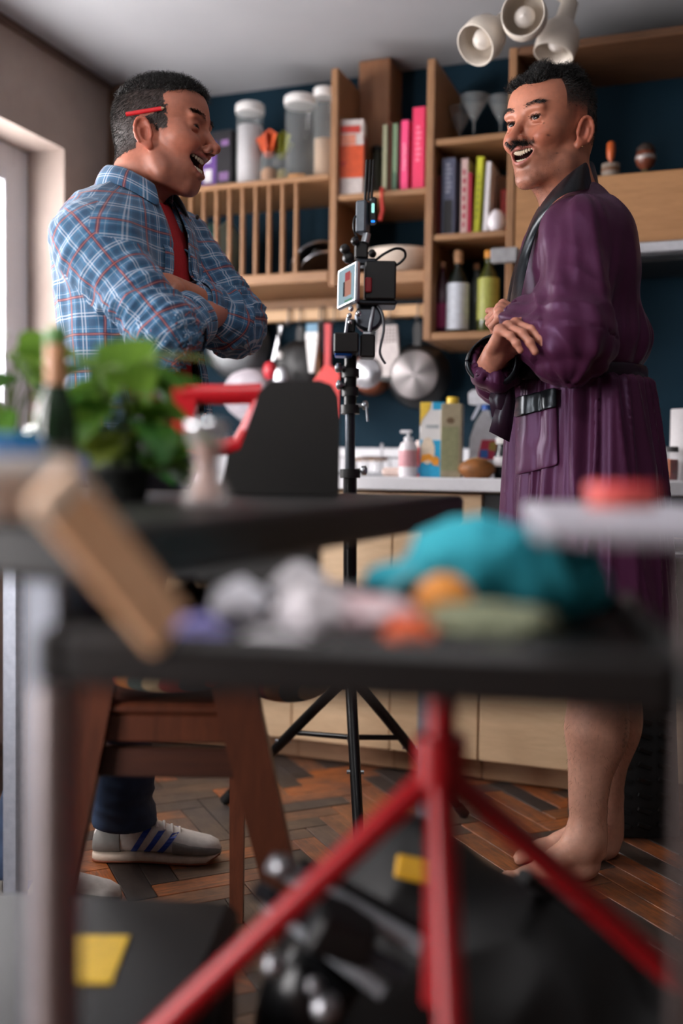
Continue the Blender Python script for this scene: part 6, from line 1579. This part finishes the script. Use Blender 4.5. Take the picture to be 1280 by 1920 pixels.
part('peel', MB().ell((0, 0, .0235), (.024, .024, .0232), 24, 16), mat('orange_peel', (236, 150, 52), .45, bump=.4, vs_=250), t); part('stem', MB().cyl((0, 0, .046), (.001, 0, .049), .003, n=8), mat('green_stem', (80, 96, 40), .7), t)
crumple('sage_bag', 'flat sage green patterned pouch at the tray front', 'pouch', 925, .74, .034, (134, 140, 112), 14.0, (1.6, .9, .48), .8)
# teal pouch
q = at(925, 1060, .88); t = thing('teal_pouch', 'teal fabric pouch slumped on the tray', 'pouch', (q.x, q.y, ZF), TH)
ts = Sdf((-.13, -.08, -.005), (.13, .08, .11), .004); ts.u(ell((.0, 0, .042), (.075, .05, .042)), .02); ts.u(ell((.05, .0, .032), (.055, .045, .035)), .02); ts.u(ell((-.065, .01, .03), (.05, .03, .018)), .02); ts.u(ell((-.01, 0, .068), (.055, .032, .018)), .02); ts.cut_below(2, .001)
P_, Q_ = ts.mesh(2); N_ = vnormals(P_, Q_); P_ = P_+N_*((.007*ridge(P_, (22, 22, 16), 3.0)-.004)*sstep(.002, .02, P_[:, 2]))[:, None]
s = NT('teal_cotton'); n1 = s.noise(s.coord(), 14, 3); s.set(Base_Color=s.ramp(n1, [(.3, lin((26, 148, 166))), (.7, lin((52, 176, 192)))]), Roughness=.8); s.bump(s.noise(s.coord(), 400, 2), .2, .0006)
link('fabric', npmesh('fabric', P_, Q_), s.m, t); part('drawcord', MB().tube([(-.07, -.02, .046), (-.09, -.03, .03), (-.10, -.035, .012)], .003, 6), mat('pale_cyan_cord', (120, 196, 206), .7), t)
# red tin on the pale shelf
q = at(1165, 945, .80); t = thing('salmon_tin', 'flat salmon red tin on the pale upper shelf', 'tin', (q.x, q.y, .8725), TH)
loft_ = MB(); loft(loft_, [[(.028*math.cos(a)*k, .02*math.sin(a)*k, z_) for a in np.linspace(0, 2*math.pi, 24, endpoint=False)] for k, z_ in ((.97, 0), (1, .002), (1, .012))]); part('base', loft_, mat('salmon_tin_base', (206, 96, 84), .4), t)
loft_ = MB(); loft(loft_, [[(.0288*math.cos(a)*k, .0208*math.sin(a)*k, z_) for a in np.linspace(0, 2*math.pi, 24, endpoint=False)] for k, z_ in ((1, .0122), (1, .018), (.94, .0195))]); part('lid', loft_, mat('salmon_tin_lid', (222, 76, 78), .4), t)
# wooden batten leaning from the tray rim up to the left
p0, p1 = at(318, 1185, .668), at(92, 905, .61); t = thing('wooden_batten', 'pale wooden batten leaning across the tray corner', 'batten', p0); ax = p1-p0
m_ = MB(); a, u, v = m_.frame(p0, p1); n_ = Vector(-F*.7)+Vector((0, 0, .75)); n_ = (n_-a*n_.dot(a)).normalized(); Rm = Matrix((a, n_, a.cross(n_))).transposed()
part('batten', MB().box(ax/2, (ax.length, .012, .040), Rm, .002), woodmat('pine_batten', (214, 160, 118), (234, 188, 146), (1.5, 12, 12)), t); part('end_tape', MB().box(ax*.93, (.012, .0135, .0415), Rm, .001), mat('cream_tape', (214, 196, 176), .7), t)
# ------------------------------------------------------------------ things on the table
zt = ZT+.0008
def on_table(px, d): q = at(px, 940, d); return (q.x, q.y, zt)
t = thing('white_bowl', 'white bowl at the left picture edge on the table', 'bowl', on_table(4, .735))
part('bowl', MB().lathe([(.022, 0), (.024, .003), (.042, .022), (.05, .046), (.048, .046), (.038, .022), (.018, .006), (.001, .006)], n=32), LID, t)
# wine bottle
t = thing('wine_bottle', 'dark green wine bottle with tan foil neck and green top', 'bottle', on_table(106, 1.04))
part('body', MB().lathe([(.0185, 0), (.021, .005), (.021, .085), (.0185, .100), (.0115, .120), (.0108, .122)], n=28), mat('bottle_green_glass', (26, 44, 26), .08, var=.1), t)
part('foil_neck', MB().lathe([(.0112, .1225), (.0116, .124), (.0112, .163), (.0108, .164)], n=20), mat('tan_foil', (196, 140, 100), .45), t)
part('green_top', MB().lathe([(.0115, .1645), (.012, .166), (.0115, .180), (.008, .183)], n=20), mat('green_foil', (84, 132, 62), .45), t)
part('paper_label', MB().lathe([(.0212, .025), (.0215, .026), (.0215, .062), (.0212, .063)], n=28), mat('dark_wine_label', (60, 58, 44), .6), t)
# glass salt mill
t = thing('salt_mill', 'turned glass salt mill with pink salt on the table', 'mill', on_table(388, 1.03))
part('glass_body', MB().lathe([(.025, 0), (.027, .004), (.024, .014), (.015, .030), (.014, .045), (.017, .058), (.0225, .070), (.023, .080)], n=28), glassmat('thick_glass', (222, 214, 212), .38, .04), t)
part('salt', MB().lathe([(.015, .008), (.011, .030), (.010, .046), (.014, .060), (.012, .064)], n=20), mat('pink_salt', (206, 150, 128), .6, bump=.5, vs_=250), t)
part('steel_top', MB().lathe([(.0235, .0805), (.0235, .086), (.012, .089), (.001, .0895)], n=24), CHR, t)
# blue-lidded tub at the left edge
t = thing('blue_lidded_tub', 'white tub with bright blue lid at the left edge', 'tub', on_table(4, .92))
part('tub', MB().lathe([(.030, 0), (.033, .003), (.035, .034), (.034, .035)], n=28), mat('milky_plastic', (190, 200, 206), .4), t); part('lid', MB().lathe([(.037, .0355), (.0375, .038), (.037, .064), (.034, .067)], n=28), mat('bright_blue_lid', (24, 120, 190), .4), t)
# carry case with red handle
bK = Vector(on_table(520, 1.52)); t = thing('carry_case', 'dark grey tool case with a chunky red carrying handle', 'case', bK, TH); J, JZ = local(bK); D_ = 1.52
def pp(px, py): q = J(px, py, D_); return (q[0], q[2])
CAS = mat('dark_grey_case', (26, 22, 21), .55, var=.1, bump=.1, vs_=200); REDP = mat('red_handle_plastic', (190, 22, 34), .35, var=.06)
poly = [pp(488, 738), pp(510, 717), pp(600, 716), pp(622, 724), pp(634, 745), pp(637, 790)]; xr = poly[-1][0]; poly += [(xr, .004), (xr-.006, .0), (pp(430, 0)[0]+.004, 0), (pp(430, 0)[0], .004), pp(430, 852), pp(452, 844), pp(468, 800)]
part('shell', MB().prism(poly, -.02, .10, 'y'), CAS, t)
part('shell_seam', MB().prism([(x*.985+.001, z*.985+.001) for x, z in poly], -.0235, -.0205, 'y'), mat('case_panel', (20, 17, 16), .6), t)
def bar(pts, r, name, sq=None): return part(name, MB().tube([Vector((pp(*q)[0], 0, pp(*q)[1])) for q in pts], r, 12), REDP, t)
bar([(345, 742), (380, 740), (440, 740), (492, 738)], .0155, 'handle_grip'); bar([(494, 736), (484, 766), (466, 806), (452, 830)], .0135, 'handle_strut'); bar([(455, 834), (420, 838), (370, 838), (345, 834)], .013, 'handle_strut')
part('handle_block', MB().prism([pp(322, 722), pp(352, 722), pp(372, 735), pp(370, 760), pp(362, 800), pp(356, 845), pp(326, 845)], -.014, .016, 'y'), REDP, t)
part('strut_trim', MB().tube([Vector((pp(487, 752)[0], -.0125, pp(487, 752)[1])), Vector((pp(462, 808)[0], -.0125, pp(462, 808)[1]))], .004, 8), mat('pale_red_trim', (226, 130, 140), .3), t)
# ------------------------------------------------------------------ potted plants
def leafmesh(L, W, bend, seed):
    m = MB(); n = 8; k = 5; V = []
    for i in range(n+1):
        t_ = i/n; w_ = W*(math.sin(math.pi*min(1, t_**.72))**.85)*(1 if t_ < .98 else 0); 
        for j in range(k):
            u_2 = (j/(k-1)-.5)*2; V.append((u_2*w_, t_*L, -bend*L*t_*t_+.22*w_*abs(u_2)-.05*w_))
    return m.add(V, [(i*k+j, i*k+j+1, (i+1)*k+j+1, (i+1)*k+j) for i in range(n) for j in range(k-1)], True).mesh('leaf')
def leafmat(name, c0, c1):
    s = NT(name); oi = s.n('ShaderNodeObjectInfo'); n = s.noise(s.coord('Object', (30, 6, 6)), 3, 3); f_ = s.math('ADD', s.math('MULTIPLY', oi.outputs['Random'], .6), s.math('MULTIPLY', n, .4))
    s.set(Base_Color=s.ramp(f_, [(.2, lin(c0)), (.75, lin(c1))]), Roughness=.22, Specular_IOR_Level=.7); s.bump(n, .15, .001)
    tl = s.n('ShaderNodeBsdfTranslucent'); mx = s.n('ShaderNodeMixShader'); mx.inputs[0].default_value = .38; cr = [l.from_socket for l in s.b.inputs['Base Color'].links][0]; s.L(cr, tl.inputs[0])
    s.L(s.b.outputs[0], mx.inputs[1]); s.L(tl.outputs[0], mx.inputs[2]); s.L(mx.outputs[0], s.t.nodes['Material Output'].inputs[0]); return s.m
LF = leafmat('glossy_green_leaf', (52, 104, 44), (124, 160, 62)); LFY = leafmat('yellow_green_leaf', (130, 146, 56), (186, 190, 90))
LM = [leafmesh(.072, .029, .35, 1), leafmesh(.060, .024, .55, 2), leafmesh(.080, .033, .25, 3)]
for l_ in LM:
    l_.materials.append(LF)
LMY = [l_.copy() for l_ in LM]
for l_ in LMY: l_.materials.clear(); l_.materials.append(LFY)
def plant(loc, label, n, zlo, zhi, spread, pot_r, pot_h, seed, name='potted_plant', potc=(44, 46, 44), yel=.35, lean=(0, 0)):
    rg = random.Random(seed); t = thing(name, label, 'plant', loc, TH)
    p = part('pot', MB().lathe([(pot_r*.8, 0), (pot_r*.85, .004), (pot_r, pot_h-.006), (pot_r*1.06, pot_h-.006), (pot_r*1.06, pot_h), (pot_r*.92, pot_h), (pot_r*.9, pot_h-.012)], n=28), mat('pot_'+str(seed), potc, .6), t)
    part('soil', MB().lathe([(.001, pot_h-.010), (pot_r*.9, pot_h-.010), (pot_r*.9, pot_h-.014)], n=20), mat('potting_soil', (40, 30, 24), .95, bump=.6), t)
    for i in range(n):
        a = rg.uniform(0, 6.283); rr_ = spread*math.sqrt(rg.random()); h = zlo+(zhi-zlo)*rg.random()**.9; tip = Vector((rr_*math.cos(a)*1.15+lean[0]*h, rr_*math.sin(a)*.8+lean[1]*h, h)); base = Vector((rg.uniform(-.4, .4)*pot_r, rg.uniform(-.4, .4)*pot_r, pot_h-.008))
        mid = (base+tip)/2+Vector((0, 0, .02)); st = part('stem', MB().tube([base, mid, tip], [.0022, .0018, .0014], 5), MATS.get('plant_stem') or mat('plant_stem', (96, 116, 56), .5), t)
        yl = rg.random() < yel and h < (zlo+zhi)/2; l_ = link('leaf', (LMY if yl else LM)[rg.randrange(3)], None, st, tip, (rg.uniform(-.8, .5) if h > .075 else rg.uniform(.15, .6), rg.uniform(-.5, .5), a-math.pi/2+rg.uniform(-.7, .7))); sc_ = rg.uniform(.85, 1.25); l_.scale = (sc_,)*3
    return t
plant(on_table(226, 1.15), 'bushy green potted plant with glossy leaves on the table', 36, .030, .165, .042, .036, .04, 21, lean=(-.06, 0))
plant(on_table(8, 1.25), 'taller leafy plant at the left picture edge', 18, .05, .205, .036, .034, .05, 33, potc=(70, 80, 74), yel=.1, lean=(.03, 0))
# ------------------------------------------------------------------ red tripod, bags and cases below
bR = at(826, 1440, .93); rt = thing('red_tripod', 'red metal tripod stand under the trolley', 'tripod', (bR.x, bR.y, 0), TH)
RD = mat('red_enamel', (166, 10, 24), .35, var=.06); za = bR.z
part('column', MB().cyl((0, 0, .40), (0, 0, .735), .0135, n=18), RD, rt); part('hub', MB().cyl((0, 0, za-.012), (0, 0, za+.03), .024, n=18), RD, rt); part('top_knob', MB().lathe([(.014, .7355), (.02, .738), (.02, .746), (.012, .7475)], n=18), mat('pale_red_knob', (226, 120, 104), .4), rt)
for (x, y) in ((-.66, -.06), (.70, .04), (.0, -.42)): part('leg', MB().tube([(0, 0, za), (x*.5, y*.5, za*.5), (x, y, .012)], .0125, 12), RD, rt)
# flat black equipment case at lower left with yellow label
q = at(215, 1830, 1.16); t = thing('equipment_case', 'low black equipment case with yellow label at lower left', 'case', (q.x-.02, q.y+.03, .001), TH-R_(4)); CS = mat('blue_black_case', (16, 18, 22), .5, var=.1, bump=.1, vs_=200)
part('case_body', MB().bx(-.36, .12, -.18, .17, 0, .245, .012), CS, t); part('case_lid', MB().bx(-.362, .122, -.182, .172, .248, .312, .014), CS, t)
part('latch', MB().bx(-.02, .02, -.189, -.183, .22, .28), DSTEEL, t); part('case_handle', MB().tube([(-.12, -.184, .2), (-.12, -.205, .2), (0, -.205, .2), (0, -.184, .2)], .007, 8), BLK, t)
lab = atz(172, 1800, .313); Mi = (Matrix.Translation(t.location) @ Matrix.Rotation(TH-R_(4), 4, 'Z')).inverted(); lc_ = Mi @ lab
part('yellow_label', MB().box((lc_.x, lc_.y, .3135), (.070, .115, .003), Euler((0, 0, .1)), .001), mat('yellow_tape', (226, 184, 52), .5), t, 'bright yellow label')
# slumped black backpack at lower right
q = at(960, 1750, 1.34); t = thing('backpack', 'big black fabric backpack slumped in the foreground', 'backpack', (q.x, q.y, .001), TH)
bk = Sdf((-.42, -.24, -.01), (.46, .30, .54), .010); bk.u(ell((-.04, .02, .15), (.27, .18, .19)), .05); bk.u(ell((-.13, .03, .27), (.13, .11, .16)), .05); bk.u(ell((.20, -.02, .09), (.22, .16, .13)), .05); bk.u(ell((-.22, .0, .14), (.12, .14, .17)), .04); bk.cut_below(2, .001)
P_, Q_ = bk.mesh(2); N_ = vnormals(P_, Q_); P_ = P_+N_*((.014*ridge(P_, (7, 7, 7), 3.0)-.008)*sstep(.003, .04, P_[:, 2]))[:, None]
s = NT('black_nylon'); s.set(Base_Color=s.ramp(s.noise(s.coord(), 20, 3), [(.3, lin((7, 7, 8))), (.7, lin((13, 13, 14)))]), Roughness=.6); s.bump(s.noise(s.coord(), 350, 2), .3, .001)
link('bag_shell', npmesh('bag_shell', P_, Q_), s.m, t)
bv2 = BVHTree.FromPolygons([Vector(p) for p in P_], [tuple(q_) for q_ in Q_]); Mi = (Matrix.Translation(t.location) @ Matrix.Rotation(TH, 4, 'Z')).inverted(); ey2 = Mi @ Vector(EYE)
def onbag(px, py, off=.012):
    d = ((Mi @ at(px, py, 1.2))-ey2).normalized(); h = bv2.ray_cast(ey2, d); return (h[0]-d*off) if h[0] else Mi @ at(px, py, 1.22)
part('strap', MB().tube([onbag(980+i*45, 1640+i*26+8*math.sin(i), .004) for i in range(6)], .010, 6), mat('black_webbing', (20, 20, 22), .7), t)
tq = onbag(795, 1634, .010)
part('yellow_tag', MB().box(tq, (.075, .008, .030), Euler((R_(-35), R_(12), 0)), .003), mat('amber_tape', (214, 160, 30), .5), t, 'amber yellow tag')
# folded silver light stand lying on the bag's left flank
wq = at(640, 1700, 1.16); t = thing('folded_light_stand', 'folded silver and black light stand leaning on the backpack', 'light stand', wq, 0)
PGT = mat('pale_grey_tube', (150, 154, 160), .45, .2)
def W(px, py, d): return at(px, py, d)-wq
for (a_, b_, r, m_) in (((505, 1615, 1.13), (790, 1775, 1.09), .011, PGT), ((478, 1665, 1.12), (760, 1830, 1.08), .011, GUN), ((500, 1690, 1.12), (720, 1860, 1.08), .010, PGT), ((560, 1620, 1.14), (820, 1760, 1.10), .010, BLKM)):
    part('tube', MB().cyl(W(*a_), W(*b_), r, n=14), m_, t)
part('clamp_block', MB().box(W(640, 1745, 1.09), (.07, .05, .05), Euler((.3, .4, .5)), .006), BLK, t)
for (px, py, d, r) in ((515, 1810, 1.06, .013), (612, 1890, 1.05, .016), (530, 1625, 1.11, .014), (590, 1850, 1.06, .010)): part('chrome_knob', MB().lathe([(r*.4, -.012), (r*.9, -.008), (r, 0), (r*.8, .008), (r*.3, .011)], c=W(px, py, d), axis=(.2, -1, .5), n=18), mat('worn_nickel', (150, 150, 154), .38, .9), t)
part('black_head', MB().lathe([(.03, -.06), (.045, -.05), (.05, .0), (.042, .045), (.03, .05)], c=W(585, 1850, 1.13), axis=(.5, -.3, .6), n=24), BLKM, t)
